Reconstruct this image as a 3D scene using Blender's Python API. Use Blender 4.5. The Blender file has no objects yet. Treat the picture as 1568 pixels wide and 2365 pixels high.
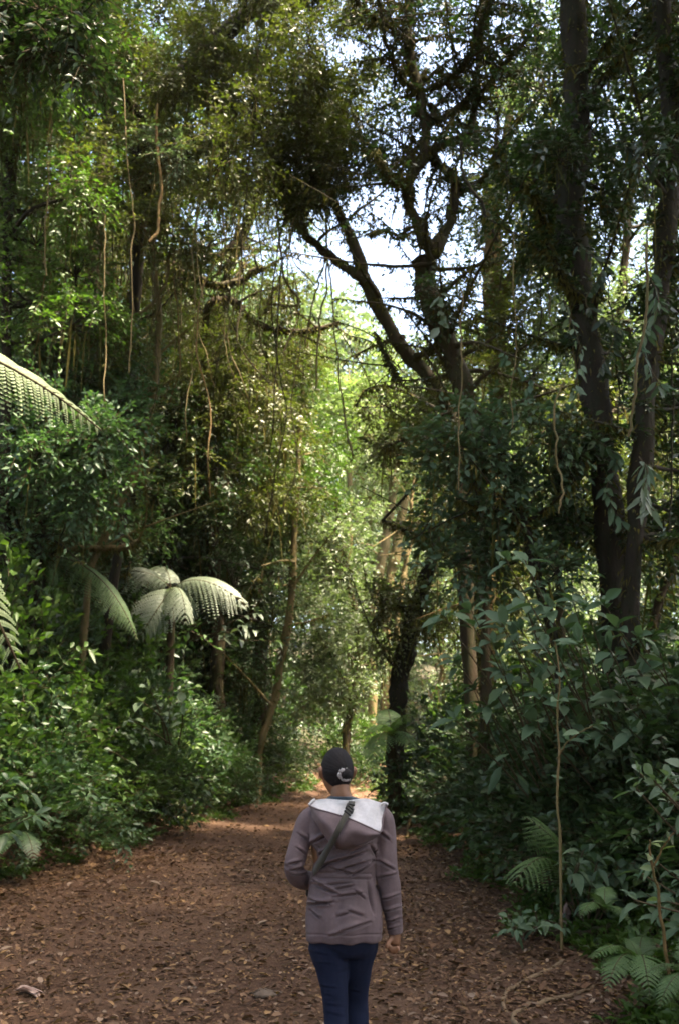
import bpy, math, numpy as np
from mathutils import Vector, noise as mnoise
S = bpy.context.scene
COL = S.collection
PI = math.pi
rng = np.random.default_rng(11)
U = rng.uniform
# ------------------------------------------------------------------ camera geometry
CAM = np.array([0.0, 0.0, 1.60]); TILT = math.radians(12.62); F = 2400.0
cT, sT = math.cos(TILT), math.sin(TILT)
def at(vx, vy, Y):
    """the point at forward distance Y that the photograph shows at (vx, vy) of its 1568 x 2365 view"""
    cx, cy = (vx-784)/F, -(vy-1182.5)/F
    d = np.array([cx, cT-cy*sT, sT+cy*cT])
    return CAM + d*(Y/d[1])
# ------------------------------------------------------------------ terrain
def slope_np(Y):
    Y = np.asarray(Y, float)
    return np.where(Y < 30, .04*(Y-5.5), .98+np.minimum((Y-30)*.12, 9.0))
def on_path(vx, vy):
    cx, cy = (vx-784)/F, -(vy-1182.5)/F
    dx, dy, dz = cx, cT-cy*sT, sT+cy*cT
    Y = 1.82/(.04-dz/dy)
    return dx/dy*Y, Y
LE = [(-7.2, -10), (-6.0, 2), (-4.9, 8)] + [on_path(*p) for p in [(0,2015),(120,2000),(250,1960),(340,1915),(480,1888),(590,1848),(700,1818),(790,1800)]] + [(1.2,30),(3.5,34),(9,38)]
RE = [(3.4,-10),(2.6,2)] + [on_path(*p) for p in [(1568,2330),(1440,2260),(1330,2165),(1230,2105),(1150,2040),(1060,1960),(960,1910),(905,1860),(880,1822),(885,1800)]] + [(2.6,29.5),(4.5,32),(10,34.5)]
LE = [(a[0], a[1]) for a in LE]; RE = [(a[0], a[1]) for a in RE]
def xL(Y): return np.interp(Y, [p[1] for p in LE], [p[0] for p in LE])
def xR(Y): return np.interp(Y, [p[1] for p in RE], [p[0] for p in RE])
def gz(x, Y):
    x = np.asarray(x, float); Y = np.asarray(Y, float)
    z = slope_np(Y)
    dl = np.clip(xL(Y)-x, 0, None); dr = np.clip(x-xR(Y), 0, None)
    z = z + 1.6*(1-np.exp(-dl/2.4)) + .8*(1-np.exp(-dr/2.2)) + .09*np.minimum(dl, 22) + .05*np.minimum(dr, 30)
    z = z + .05*np.sin(x*1.7+Y*.6)*np.clip((dl+dr), 0, 1) + .02*np.sin(x*2.9)*np.sin(Y*2.1) + .012*np.sin(x*7.3+1)*np.sin(Y*5.7)
    # shallow wheel-worn hollow down the middle of the path
    m = (xL(Y)+xR(Y))/2; w = np.maximum(xR(Y)-xL(Y), .5)/2
    z = z - .05*np.clip(1-((x-m)/w)**2, 0, 1)
    return z
# ------------------------------------------------------------------ object helpers
def tag(o, label=None, cat=None, group=None, kind=None):
    if label: o['label'] = label
    if cat: o['category'] = cat
    if group: o['group'] = group
    if kind: o['kind'] = kind
    return o
def link(o, parent=None):
    COL.objects.link(o)
    if parent is not None: o.parent = parent
    return o
def empty(name, loc=(0,0,0), rz=0.0):
    o = bpy.data.objects.new(name, None); o.empty_display_size = .2
    o.location = loc; o.rotation_euler = (0,0,rz); return link(o)
def mesh(name, V, Fs, mats, smooth=False, parent=None, loc=None, sub=None):
    """V (n,3); Fs: list of (faces (m,k), material index)"""
    V = np.asarray(V, np.float32)
    if sub is not None: V = V - np.asarray(sub, np.float32)
    me = bpy.data.meshes.new(name)
    if not isinstance(Fs, list): Fs = [(Fs, 0)]
    Fs = [(np.asarray(f, np.int32), m) for f, m in Fs if len(f)]
    me.vertices.add(len(V)); me.vertices.foreach_set('co', V.ravel())
    idx = np.concatenate([f.ravel() for f, m in Fs]); 
    tot = np.concatenate([np.full(len(f), f.shape[1], np.int32) for f, m in Fs])
    mi = np.concatenate([np.full(len(f), m, np.int32) for f, m in Fs])
    st = np.concatenate([[0], np.cumsum(tot)[:-1]]).astype(np.int32)
    me.loops.add(len(idx)); me.loops.foreach_set('vertex_index', idx)
    me.polygons.add(len(tot)); me.polygons.foreach_set('loop_start', st)
    me.polygons.foreach_set('material_index', mi)
    if smooth: me.polygons.foreach_set('use_smooth', np.ones(len(tot), bool))
    for m in (mats if isinstance(mats, (list, tuple)) else [mats]): me.materials.append(m)
    me.update(calc_edges=True)
    o = bpy.data.objects.new(name, me)
    if loc is not None: o.location = loc
    return link(o, parent)
class Soup:
    def __init__(s): s.V = []; s.F = {}; s.n = 0
    def add(s, V, F, m=0):
        V = np.asarray(V, float).reshape(-1,3); F = np.asarray(F, np.int64)
        if len(V) == 0: return s
        s.V.append(V); s.F.setdefault((m, F.shape[1]), []).append(F+s.n); s.n += len(V); return s
    def build(s, name, mats, **k):
        return mesh(name, np.concatenate(s.V), [(np.concatenate(f), m) for (m, _), f in s.F.items()], mats, **k)
def unit(v):
    return v/np.maximum(np.linalg.norm(v, axis=-1, keepdims=True), 1e-9)
def smooth_path(P, n):
    """Catmull-Rom resample of points P (k, 3 or 4)"""
    P = np.asarray(P, float); k = len(P)
    if k == 2:
        t = np.linspace(0,1,n)[:,None]; return P[0]*(1-t)+P[1]*t
    Q = np.vstack([2*P[0]-P[1], P, 2*P[-1]-P[-2]])
    t = np.linspace(0, k-1-1e-6, n); i = t.astype(int); f = (t-i)[:,None]
    a,b,c,d = Q[i],Q[i+1],Q[i+2],Q[i+3]
    return .5*((2*b)+(-a+c)*f+(2*a-5*b+4*c-d)*f*f+(-a+3*b-3*c+d)*f**3)
def tube(soup, P, R, n=8, rough=0.0, m=0, cap=True):
    P = np.asarray(P, float); k = len(P); R = np.broadcast_to(np.asarray(R, float), (k,))
    T = unit(np.gradient(P, axis=0))
    ref = np.array([1.,0,0]) if abs(T[:,2]).mean() > .6 else np.array([0,0,1.])
    A = unit(np.cross(T, ref)); B = np.cross(T, A)
    th = np.linspace(0, 2*PI, n, endpoint=False)
    rad = np.repeat(R[:,None], n, 1)
    if rough:
        ns = rng.normal(0, 1, (k, n)); ns = (ns+np.roll(ns,1,1)+np.roll(ns,1,0))/1.8
        rad = rad*(1+rough*ns)
    V = P[:,None]+rad[...,None]*(np.cos(th)[None,:,None]*A[:,None]+np.sin(th)[None,:,None]*B[:,None])
    i = np.arange(k-1)[:,None]*n; j = np.arange(n)[None]; j2 = (j+1)%n
    Fq = np.stack([i+j, i+j2, i+n+j2, i+n+j], -1).reshape(-1,4)
    soup.add(V, Fq, m)
    if cap:
        soup.add(V[-1], [list(range(n))], m); soup.add(V[0], [list(range(n))[::-1]], m)
def prisms(soup, A, B, r, m=0):
    """thin 3-sided rods from A to B (N,3)"""
    A = np.asarray(A); B = np.asarray(B); N = len(A)
    if N == 0: return
    r = np.broadcast_to(np.asarray(r, float), (N,))
    T = unit(B-A); X = unit(np.cross(T, np.array([.31,.52,.8]))); Y = np.cross(T, X)
    th = np.array([0, 2.094, 4.189])
    off = np.cos(th)[None,:,None]*X[:,None]+np.sin(th)[None,:,None]*Y[:,None]
    V = np.concatenate([A[:,None]+off*r[:,None,None], B[:,None]+off*r[:,None,None]*.55], 1)
    b = (np.arange(N)*6)[:,None,None]
    q = np.array([[0,1,4,3],[1,2,5,4],[2,0,3,5]])[None]
    soup.add(V, (b+q).reshape(-1,4), m)
def leaves(soup, P, D, Nn, L, W, kind='q', fold=.25, droop=.15, m=0):
    """leaf blades: base P, direction D, face normal Nn, length L, width W"""
    N = len(P)
    if N == 0: return
    D = unit(D); X = unit(np.cross(D, Nn)); Z = np.cross(X, D)
    L = np.broadcast_to(L, (N,))[:,None]; W = np.broadcast_to(W, (N,))[:,None]
    def pt(t, w, h): return P + D*(L*t) + X*(W*w) + Z*(W*h) - np.array([0,0,1.])*(L*droop*t*t)
    if kind == 'q':
        V = np.stack([pt(0,0,0), pt(.42,.5,fold), pt(1,0,0), pt(.42,-.5,fold)], 1)
        f = np.array([[0,1,2],[0,2,3]])
    elif kind == 'h':       # six-sided, blunt
        V = np.stack([pt(0,0,0), pt(.3,.46,fold), pt(.68,.4,fold), pt(1,0,0), pt(.68,-.4,fold), pt(.3,-.46,fold)], 1)
        f = np.array([[0,1,2],[0,2,3],[0,3,4],[0,4,5]])
    else:                   # with a midrib and a curved outline
        V = np.stack([pt(-.12,0,0), pt(.06,.2,fold*.3), pt(.25,.45,fold), pt(.5,.5,fold), pt(.76,.33,fold*.7), pt(1.02,0,0),
                      pt(.76,-.33,fold*.7), pt(.5,-.5,fold), pt(.25,-.45,fold), pt(.06,-.2,fold*.3),
                      pt(.06,0,0), pt(.25,0,-.02), pt(.5,0,-.03), pt(.76,0,-.02)], 1)
        f = np.array([[0,1,10],[10,1,2],[10,2,11],[11,2,3],[11,3,12],[12,3,4],[12,4,13],[13,4,5],
                      [0,10,9],[10,8,9],[10,11,8],[11,7,8],[11,12,7],[12,6,7],[12,13,6],[13,5,6]])
    k = V.shape[1]
    soup.add(V, (np.arange(N)[:,None,None]*k+f[None]).reshape(-1,3), m)
UP = np.array([0,0,1.])
def sprays(soup, O, D, L, k, ll, lw, kind='q', droop=.3, m=0, twig=None, tm=1, flat=.45, fold=.22, ldroop=.15):
    """leafy twigs: N twigs from O along D of length L, k leaves each in two ranks"""
    N = len(O)
    if N == 0: return
    D = unit(D); L = np.broadcast_to(L, (N,))
    Sd = unit(np.cross(D, UP)+rng.normal(0,.12,(N,3))); Nn = unit(np.cross(Sd, D))
    t = (np.arange(k)+.8)/k
    P = O[:,None]+D[:,None]*(L[:,None]*t)[...,None]
    P[...,2] -= droop*L[:,None]*t**2
    P = P + rng.normal(0,.012,P.shape)
    side = np.where(np.arange(k)%2, 1., -1.)
    last = (np.arange(k) == k-1)
    side = np.where(last, 0, side)
    ld = D[:,None]*(.55+.6*last)[None,:,None]+Sd[:,None]*(side*.85)[None,:,None]+rng.normal(0,.28,(N,k,3)); ld[...,2] -= .12
    nn = Nn[:,None]+rng.normal(0,flat,(N,k,3))
    sz = U(.65,1.2,(N,k))*(1-.25*np.abs(t-.5))
    leaves(soup, P.reshape(-1,3), ld.reshape(-1,3), nn.reshape(-1,3), (ll*sz).ravel(), (lw*sz).ravel(), kind, fold, ldroop, m)
    if twig:
        mid = O+D*(L*.5)[:,None]; mid[:,2] -= droop*L*.25
        end = O+D*L[:,None]; end[:,2] -= droop*L
        prisms(soup, O, mid, twig, tm); prisms(soup, mid, end, twig*.7, tm)
def ball(n, squash=1.0, shell=.5):
    d = unit(rng.normal(0,1,(n,3))); r = U(shell,1,(n,1))**(1/2.2); return d*r
# ------------------------------------------------------------------ materials
def newmat(name):
    m = bpy.data.materials.new(name); m.use_nodes = True; nt = m.node_tree
    for n in list(nt.nodes): nt.nodes.remove(n)
    out = nt.nodes.new('ShaderNodeOutputMaterial'); return m, nt, out
def N(nt, t, **k):
    n = nt.nodes.new(t)
    for a, b in k.items(): setattr(n, a, b)
    return n
def ramp(nt, cols, src, interp='LINEAR'):
    r = N(nt, 'ShaderNodeValToRGB'); e = r.color_ramp; e.interpolation = interp
    for i, c in enumerate(cols):
        p = i/(len(cols)-1) if len(cols) > 1 else 0
        el = e.elements[i] if i < 2 else e.elements.new(p)
        el.position = p; el.color = (*c, 1)
    nt.links.new(src, r.inputs[0]); return r
def leafmat(name, cols, rough=.44, trans=.32, spec=.42, tcol=(1.05,1.35,.6), vein=False):
    m, nt, out = newmat(name)
    g = N(nt,'ShaderNodeNewGeometry'); r = ramp(nt, cols, g.outputs['Random Per Island'])
    oi = N(nt,'ShaderNodeObjectInfo')
    hs = N(nt,'ShaderNodeHueSaturation'); mr = N(nt,'ShaderNodeMapRange')
    mr.inputs[3].default_value = .8; mr.inputs[4].default_value = 1.2
    nt.links.new(oi.outputs['Random'], mr.inputs[0]); nt.links.new(mr.outputs[0], hs.inputs['Value'])
    nt.links.new(r.outputs[0], hs.inputs['Color'])
    p = N(nt,'ShaderNodeBsdfPrincipled'); p.inputs['Roughness'].default_value = rough; p.inputs['Specular IOR Level'].default_value = spec
    nt.links.new(hs.outputs[0], p.inputs['Base Color'])
    t = N(nt,'ShaderNodeBsdfTranslucent'); mul = N(nt,'ShaderNodeMix', data_type='RGBA', blend_type='MULTIPLY')
    mul.inputs[0].default_value = 1; mul.inputs[7].default_value = (*tcol,1)
    nt.links.new(hs.outputs[0], mul.inputs[6]); nt.links.new(mul.outputs[2], t.inputs[0])
    mx = N(nt,'ShaderNodeMixShader'); mx.inputs[0].default_value = trans
    nt.links.new(p.outputs[0], mx.inputs[1]); nt.links.new(t.outputs[0], mx.inputs[2]); nt.links.new(mx.outputs[0], out.inputs[0])
    return m
def noisemat(name, cols, scale=6, rough=.9, bump=.5, detail=6, stretch=(1,1,1), dist=.02, spec=.2):
    m, nt, out = newmat(name)
    tc = N(nt,'ShaderNodeTexCoord'); mp = N(nt,'ShaderNodeMapping'); mp.inputs['Scale'].default_value = stretch
    nz = N(nt,'ShaderNodeTexNoise'); nz.inputs['Scale'].default_value = scale; nz.inputs['Detail'].default_value = detail; nz.inputs['Roughness'].default_value = .68
    nt.links.new(tc.outputs['Object'], mp.inputs[0]); nt.links.new(mp.outputs[0], nz.inputs['Vector'])
    mr = N(nt,'ShaderNodeMapRange'); mr.inputs[1].default_value = .3; mr.inputs[2].default_value = .7
    nt.links.new(nz.outputs['Fac'], mr.inputs[0])
    r = ramp(nt, cols, mr.outputs[0])
    p = N(nt,'ShaderNodeBsdfPrincipled'); p.inputs['Roughness'].default_value = rough; p.inputs['Specular IOR Level'].default_value = spec
    nt.links.new(r.outputs[0], p.inputs['Base Color'])
    b = N(nt,'ShaderNodeBump'); b.inputs['Strength'].default_value = bump; b.inputs['Distance'].default_value = dist
    nt.links.new(nz.outputs['Fac'], b.inputs['Height']); nt.links.new(b.outputs[0], p.inputs['Normal'])
    nt.links.new(p.outputs[0], out.inputs[0]); return m
M = {}
M['olive'] = leafmat('olive_leaves', [(0.054, 0.066, 0.015), (0.094, 0.104, 0.021), (0.068, 0.088, 0.02), (0.125, 0.122, 0.03), (0.05, 0.058, 0.017)])
M['green'] = leafmat('green_leaves', [(0.036, 0.07, 0.014), (0.062, 0.118, 0.02), (0.048, 0.088, 0.018), (0.085, 0.135, 0.024)])
M['deep']  = leafmat('deep_green_leaves', [(0.026, 0.052, 0.022), (0.046, 0.08, 0.03), (0.034, 0.066, 0.026), (0.064, 0.098, 0.036)], rough=.45)
M['blue']  = leafmat('bluish_leaves', [(0.036, 0.078, 0.036), (0.06, 0.11, 0.046), (0.044, 0.088, 0.042), (0.084, 0.136, 0.055)], rough=.45)
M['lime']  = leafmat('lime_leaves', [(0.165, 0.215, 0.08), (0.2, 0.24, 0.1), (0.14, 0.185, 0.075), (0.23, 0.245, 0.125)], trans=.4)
M['pale']  = leafmat('pale_leaves', [(.10,.14,.085),(.14,.18,.11),(.085,.125,.075),(.17,.20,.13)])
M['far']   = leafmat('sun_toned_leaves', [(0.13, 0.172, 0.085), (0.165, 0.2, 0.105), (0.11, 0.15, 0.08), (0.195, 0.215, 0.13)], trans=.35)  # paled to carry sunlight and distance haze in the leaf colour
M['broad'] = leafmat('broad_leaves', [(0.05, 0.09, 0.048), (0.08, 0.122, 0.066), (0.06, 0.1, 0.058), (0.108, 0.152, 0.08)], rough=.6, trans=.22, spec=.2)
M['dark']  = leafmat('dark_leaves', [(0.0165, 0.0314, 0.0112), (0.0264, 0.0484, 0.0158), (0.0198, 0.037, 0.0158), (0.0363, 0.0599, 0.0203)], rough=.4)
M['fern']  = leafmat('fern_green', [(0.06, 0.115, 0.035), (0.078, 0.138, 0.042), (0.065, 0.12, 0.04), (0.095, 0.155, 0.05)], rough=.55)
M['fernpale'] = leafmat('fern_grey_green', [(0.105, 0.135, 0.085), (0.125, 0.155, 0.098), (0.14, 0.168, 0.11)], rough=.55, trans=.2)
M['fernlight'] = leafmat('fern_light', [(0.28, 0.34, 0.17), (0.31, 0.37, 0.19), (0.34, 0.4, 0.21)], rough=.6, trans=.3)
M['moss']  = leafmat('hanging_moss', [(0.0525, 0.0477, 0.0125), (0.0812, 0.0651, 0.0153), (0.0382, 0.0434, 0.0125), (0.0955, 0.0738, 0.0208)], rough=.9, trans=.15, spec=.1)
M['litter'] = leafmat('dead_leaves', [(0.055, 0.026, 0.015), (0.11, 0.056, 0.03), (0.075, 0.038, 0.023), (0.165, 0.085, 0.043), (0.125, 0.068, 0.042), (0.3, 0.175, 0.08), (0.085, 0.045, 0.027), (0.2, 0.115, 0.066), (0.1, 0.055, 0.036), (0.3, 0.21, 0.15)], rough=.7, trans=.08, spec=.25)
M['bark']  = noisemat('mossy_bark', [(0.018, 0.012, 0.0072), (0.045, 0.0288, 0.0156), (0.033, 0.0312, 0.012), (0.066, 0.045, 0.024)], 9, bump=.9, stretch=(1,1,.35), dist=.03)
M['barkdark'] = noisemat('dark_bark', [(0.0096, 0.0067, 0.0049), (0.024, 0.0165, 0.0105), (0.0176, 0.0165, 0.0084), (0.036, 0.024, 0.014)], 8, bump=.9, stretch=(1,1,.35), dist=.03)
M['barkred'] = noisemat('rusty_bark', [(.075,.040,.018),(.15,.085,.036),(.10,.075,.028),(.19,.115,.055)], 10, bump=.8, stretch=(1,1,.4), dist=.02)
M['barkpale'] = noisemat('pale_bark', [(0.102, 0.068, 0.0294), (0.1785, 0.124, 0.0595), (0.119, 0.096, 0.0385), (0.2295, 0.16, 0.084)], 12, bump=.6, stretch=(1,1,.4), dist=.015)
M['liana'] = noisemat('liana_bark', [(.060,.042,.020),(.12,.085,.040),(.09,.085,.030)], 18, bump=.5, dist=.01)
M['twig']  = noisemat('twig', [(.045,.032,.018),(.085,.062,.032)], 20, bump=.2, dist=.005)
# ------------------------------------------------------------------ plant generators
def proj(P):
    P = np.asarray(P, float)-CAM
    f = P[...,1]*cT+P[...,2]*sT; u = -P[...,1]*sT+P[...,2]*cT
    return 784+F*P[...,0]/f, 1182.5-F*u/f
GAPS = []      # openings in the canopy where the sky shows: (vx, vy, rx, ry)
def in_gap(P):
    x, y = proj(P); g = np.zeros(x.shape, bool)
    for a,b,c,d in GAPS: g |= ((x-a)/c)**2+((y-b)/d)**2 < 1
    return g
def vpath(pts, n=24):
    """pts: (vx, vy, Y, radius in view pixels) -> path points and radii in metres"""
    Q = np.array([[*at(a,b,Y), r*Y/F] for a,b,Y,r in pts])
    Q = smooth_path(Q, n); return Q[:,:3], np.maximum(Q[:,3], .004)
def blob(vx, vy, Y, rx, ry):
    s = Y/F; return (at(vx,vy,Y), np.array([rx*s, (rx+ry)*.5*s*1.1, ry*s]))
def region(x0, y0, x1, y1, Y0, Y1, n, r, jit=.35):
    """n crown clumps spread over a part of the tree's crown"""
    a = (x1-x0)/max(y1-y0,1); nx = max(1, round(math.sqrt(n*a))); ny = max(1, math.ceil(n/nx)); out = []
    for i in range(ny):
        for j in range(nx):
            if len(out) >= n: break
            out.append(blob(x0+(j+.5+U(-jit,jit))*(x1-x0)/nx, y0+(i+.5+U(-jit,jit))*(y1-y0)/ny, U(Y0,Y1), r*U(.8,1.25), r*U(.65,1.0)))
    return out
def crown_into(cs, ws, paths, blobs, nsub, ns, k, ll, lw, sl, kind, droop, limb_r=.05, mossS=None, mossn=0, gaps=True, twig=.004, dirup=.1, moss_len=.35):
    allP = np.concatenate([p[len(p)//3:] for p, r in paths]); allR = np.concatenate([r[len(p)//3:] for p, r in paths])
    hang = []
    for c, rad in blobs:
        d = np.linalg.norm((allP-c)*np.array([1,1,1.0])+np.array([0,0,.25])*np.abs(allP[:,2:]-c[2]+1.), axis=1)
        i = int(np.argmin(d)); a = allP[i]
        mid = (a+c)/2+rng.normal(0,.14,3)*np.linalg.norm(c-a)*.6
        r0 = min(allR[i]*.7, limb_r)
        lp = smooth_path(np.array([a, mid, c]), 9); tube(ws, lp, np.linspace(r0, r0*.35, 9), 6, .12, cap=False)
        hang.append(lp[2:])
        sc = c+ball(nsub)*rad
        if gaps and GAPS: sc = sc[~in_gap(sc)]
        O = []
        for q in sc:
            m2 = (c+q)/2+rng.normal(0,.1,3)*rad
            tp = smooth_path(np.array([c, m2, q]), 5); tube(ws, tp, np.linspace(r0*.34, .006, 5), 4, .1, cap=False); hang.append(tp[1:])
        if len(sc) == 0: continue
        O = np.repeat(sc, ns, 0)+rng.normal(0,1,(len(sc)*ns,3))*rad*.21
        if gaps and GAPS: O = O[~in_gap(O)]
        D = unit((O-c)/rad)*.55+rng.normal(0,.6,O.shape); D[:,2] += dirup
        sprays(cs, O, D, U(.6,1.3,len(O))*sl, k, ll, lw, kind, droop, 0, twig)
    if mossS is not None and mossn:
        H = np.concatenate(hang); pts = H[rng.integers(0,len(H),mossn)]+rng.normal(0,.03,(mossn,3))
        L = rng.exponential(moss_len,mossn).clip(.05,1.6)
        if gaps and GAPS:
            k_ = ~(in_gap(pts) & (L > .3)); pts, L = pts[k_], L[k_]
        D = np.stack([rng.normal(0,.12,len(pts)), rng.normal(0,.12,len(pts)), -np.ones(len(pts))],1)
        leaves(mossS, pts, D, rng.normal(0,1,pts.shape)*np.array([1,1,.1]), L, U(.012,.034,len(pts)), 'q', 0, 0)
def tree(name, label, trunks, blobs, leaf='olive', bark='bark', nsub=12, ns=14, k=8, ll=.085, lw=.042, sl=.34, kind='q', droop=.35,
         group=None, moss=0, limb_r=.05, cat='tree', rough=.1, gaps=True, twig=.004, dirup=.1, foot=True, moss_len=.35, fuzz=500, tufts=14, side=4, wob=.012):
    paths = [vpath(t, 30) for t in trunks]
    P0, R0 = paths[0]
    if foot:       # the trunk runs down into the ground under its lowest drawn point
        b = P0[0]; g = float(gz(b[0], b[1]))
        if b[2] > g+.3:
            e = np.array([[b[0], b[1], g-.15]]) + np.array([[(b[0]-P0[3][0])*.3,0,0]])
            ext = np.linspace(e[0], b, 8)[:-1]
            P0 = np.concatenate([ext, P0]); R0 = np.concatenate([R0[0]*np.linspace(1.35,1.02,7), R0]); paths[0] = (P0, R0)
    base = P0[0].copy(); 
    o = empty(name, base); tag(o, label, cat, group)
    ws, cs, ms = Soup(), Soup(), Soup()
    for p, r in list(paths):
        for _ in range(max(1, round(side*len(p)/40)) if side else 0):
            i = rng.integers(len(p)//3, len(p)-2); L = U(.5,1.5)*(.5+r[i]*5); v = rng.normal(0,1,3)*[1,.6,.6]+[0,0,.35]; v = v/np.linalg.norm(v)
            k_ = v+rng.normal(0,.5,3); q_ = smooth_path(np.array([p[i], p[i]+v*L*.3, p[i]+v*L*.6+k_*L*.12, p[i]+(v+k_*.45)*L]), 14)
            paths.append((q_, np.linspace(min(r[i]*.45,.035), .006, 14)))
    paths = [(p+np.cumsum(rng.normal(0,wob,p.shape),0)*np.array([1,1,.2])*np.minimum(1,r[:,None]/.05), r*(1+.10*np.sin(np.arange(len(r))*1.3+U(0,6)))) for p, r in paths]
    for p, r in paths:
        tube(ws, smooth_path(p, 60), np.interp(np.linspace(0,1,60), np.linspace(0,1,len(r)), r), 14, rough)
        if fuzz:
            nf = int(fuzz*len(p)/30*min(1, r.mean()/.06)); i = U(4 if foot else 0, len(p)-1.01, nf); i0 = i.astype(int); f = (i-i0)[:,None]
            c_ = p[i0]*(1-f)+p[i0+1]*f; rr = (r[i0]*(1-f[:,0])+r[i0+1]*f[:,0]); o_ = unit(rng.normal(0,1,(nf,3))*[1,1,.3])
            D_ = o_*.8+rng.normal(0,.4,(nf,3)); D_[:,2] -= .7
            leaves(ms, c_+o_*rr[:,None]*.9, D_, rng.normal(0,1,(nf,3)), U(.03,.12,nf)*(1+rr*2), U(.012,.03,nf), 'q', .1, .3)
            ne = tufts; ne = max(2, int(ne*len(p)/30*min(1, .3+r.mean()/.08))); i0 = rng.integers(len(p)//5, len(p)-1, ne); o_ = unit(rng.normal(0,1,(ne,3))*[1,1,.4])
            sprays(cs, p[i0]+o_*r[i0][:,None]*.8, o_+UP*U(-.6,.6,(ne,1)), U(.10,.26,ne), 6, ll*.9, lw*.9, kind, .4, 0, None)
    crown_into(cs, ws, paths, blobs, nsub, ns, k, ll, lw, sl, kind, droop, limb_r, ms, moss, gaps, twig, dirup, moss_len)
    ws.build('trunk', M[bark], smooth=True, parent=o, sub=base)
    if cs.n: cs.build('crown', [M[leaf], M['twig']], parent=o, sub=base)
    if ms.n: ms.build('moss_foliage', M['moss'], parent=o, sub=base)
    return o
def wood_kind(seed, h, R, zlo, nb, leaf, bark, nsub, ns, k, ll, lw, sl, kind='q', droop=.3, tr=.14):
    """a free-standing forest tree about its own base, for the repeated trees"""
    o = empty('forest_tree')
    ws, cs = Soup(), Soup()
    tp = smooth_path(np.array([[0,0,-.2],[U(-.2,.2),U(-.2,.2),h*.3],[U(-.5,.5),U(-.5,.5),h*.65],[U(-.7,.7),U(-.7,.7),h*.95]]), 20)
    paths = [(tp, np.linspace(tr, tr*.25, 20))]; tube(ws, tp, paths[0][1], 9, .08)
    bl = []
    for i in range(nb):
        t = (i+.5)/nb; z = zlo+(h-zlo)*t; w = R*math.sin(PI*(.12+.80*t))**.7; a = i*2.4+U(-.4,.4); q = U(.3,.95)*w
        bl.append((np.array([math.cos(a)*q, math.sin(a)*q, z]), np.array([1,1,.75])*R*U(.36,.52)))
    crown_into(cs, ws, paths, bl, nsub, ns, k, ll, lw, sl, kind, droop, .06, gaps=False, twig=None)
    ws.build('trunk', M[bark], smooth=True, parent=o); cs.build('crown', [M[leaf], M['twig']], parent=o)
    return o
def kids(o): return [c for c in list(o.children)]
def dup(o, loc, rz=0, sc=1, label=None, group=None):
    def rec(s, p):
        c = s.copy(); COL.objects.link(c)
        if p is not None: c.parent = p
        for ch in s.children: rec(ch, c)
        return c
    r = rec(o, None); r.location = loc; r.rotation_euler = (0,0,rz); r.scale = (sc,)*3 if not isinstance(sc, tuple) else sc
    if label: r['label'] = label
    if group: r['group'] = group
    return r
def shrub_kind(name, R, H, n, k, ll, lw, sl, leaf, kind='q', stems=9, droop=.35, flat=.4, up=.35):
    o = empty(name); ws, cs = Soup(), Soup()
    d = unit(rng.normal(0,1,(n,3))); d[:,2] = np.abs(d[:,2])
    lump = 1+.22*np.sin(d[:,0]*5+1.3)*np.sin(d[:,1]*6+.4)+.15*np.sin(d[:,2]*9)
    O = d*np.array([R,R,H])*(U(.5,1.0,(n,1))**.6)*lump[:,None]; O[:,2] = np.maximum(O[:,2], .05)
    D = d*.8+rng.normal(0,.45,(n,3)); D[:,2] += up
    sprays(cs, O, D, U(.6,1.3,n)*sl, k, ll, lw, kind, droop, 0, .004, flat=flat)
    for i in range(stems):
        q = O[rng.integers(n)]; b = np.array([U(-.15,.15),U(-.15,.15),-.1]); m_ = (q+b)/2+np.array([0,0,.2*H])
        tube(ws, smooth_path(np.array([b,m_,q]),8), np.linspace(.018,.006,8), 5, .08)
    ws.build('stem', M['twig'], parent=o, smooth=True); cs.build('foliage', [M[leaf], M['twig']], parent=o)
    return o
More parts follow.
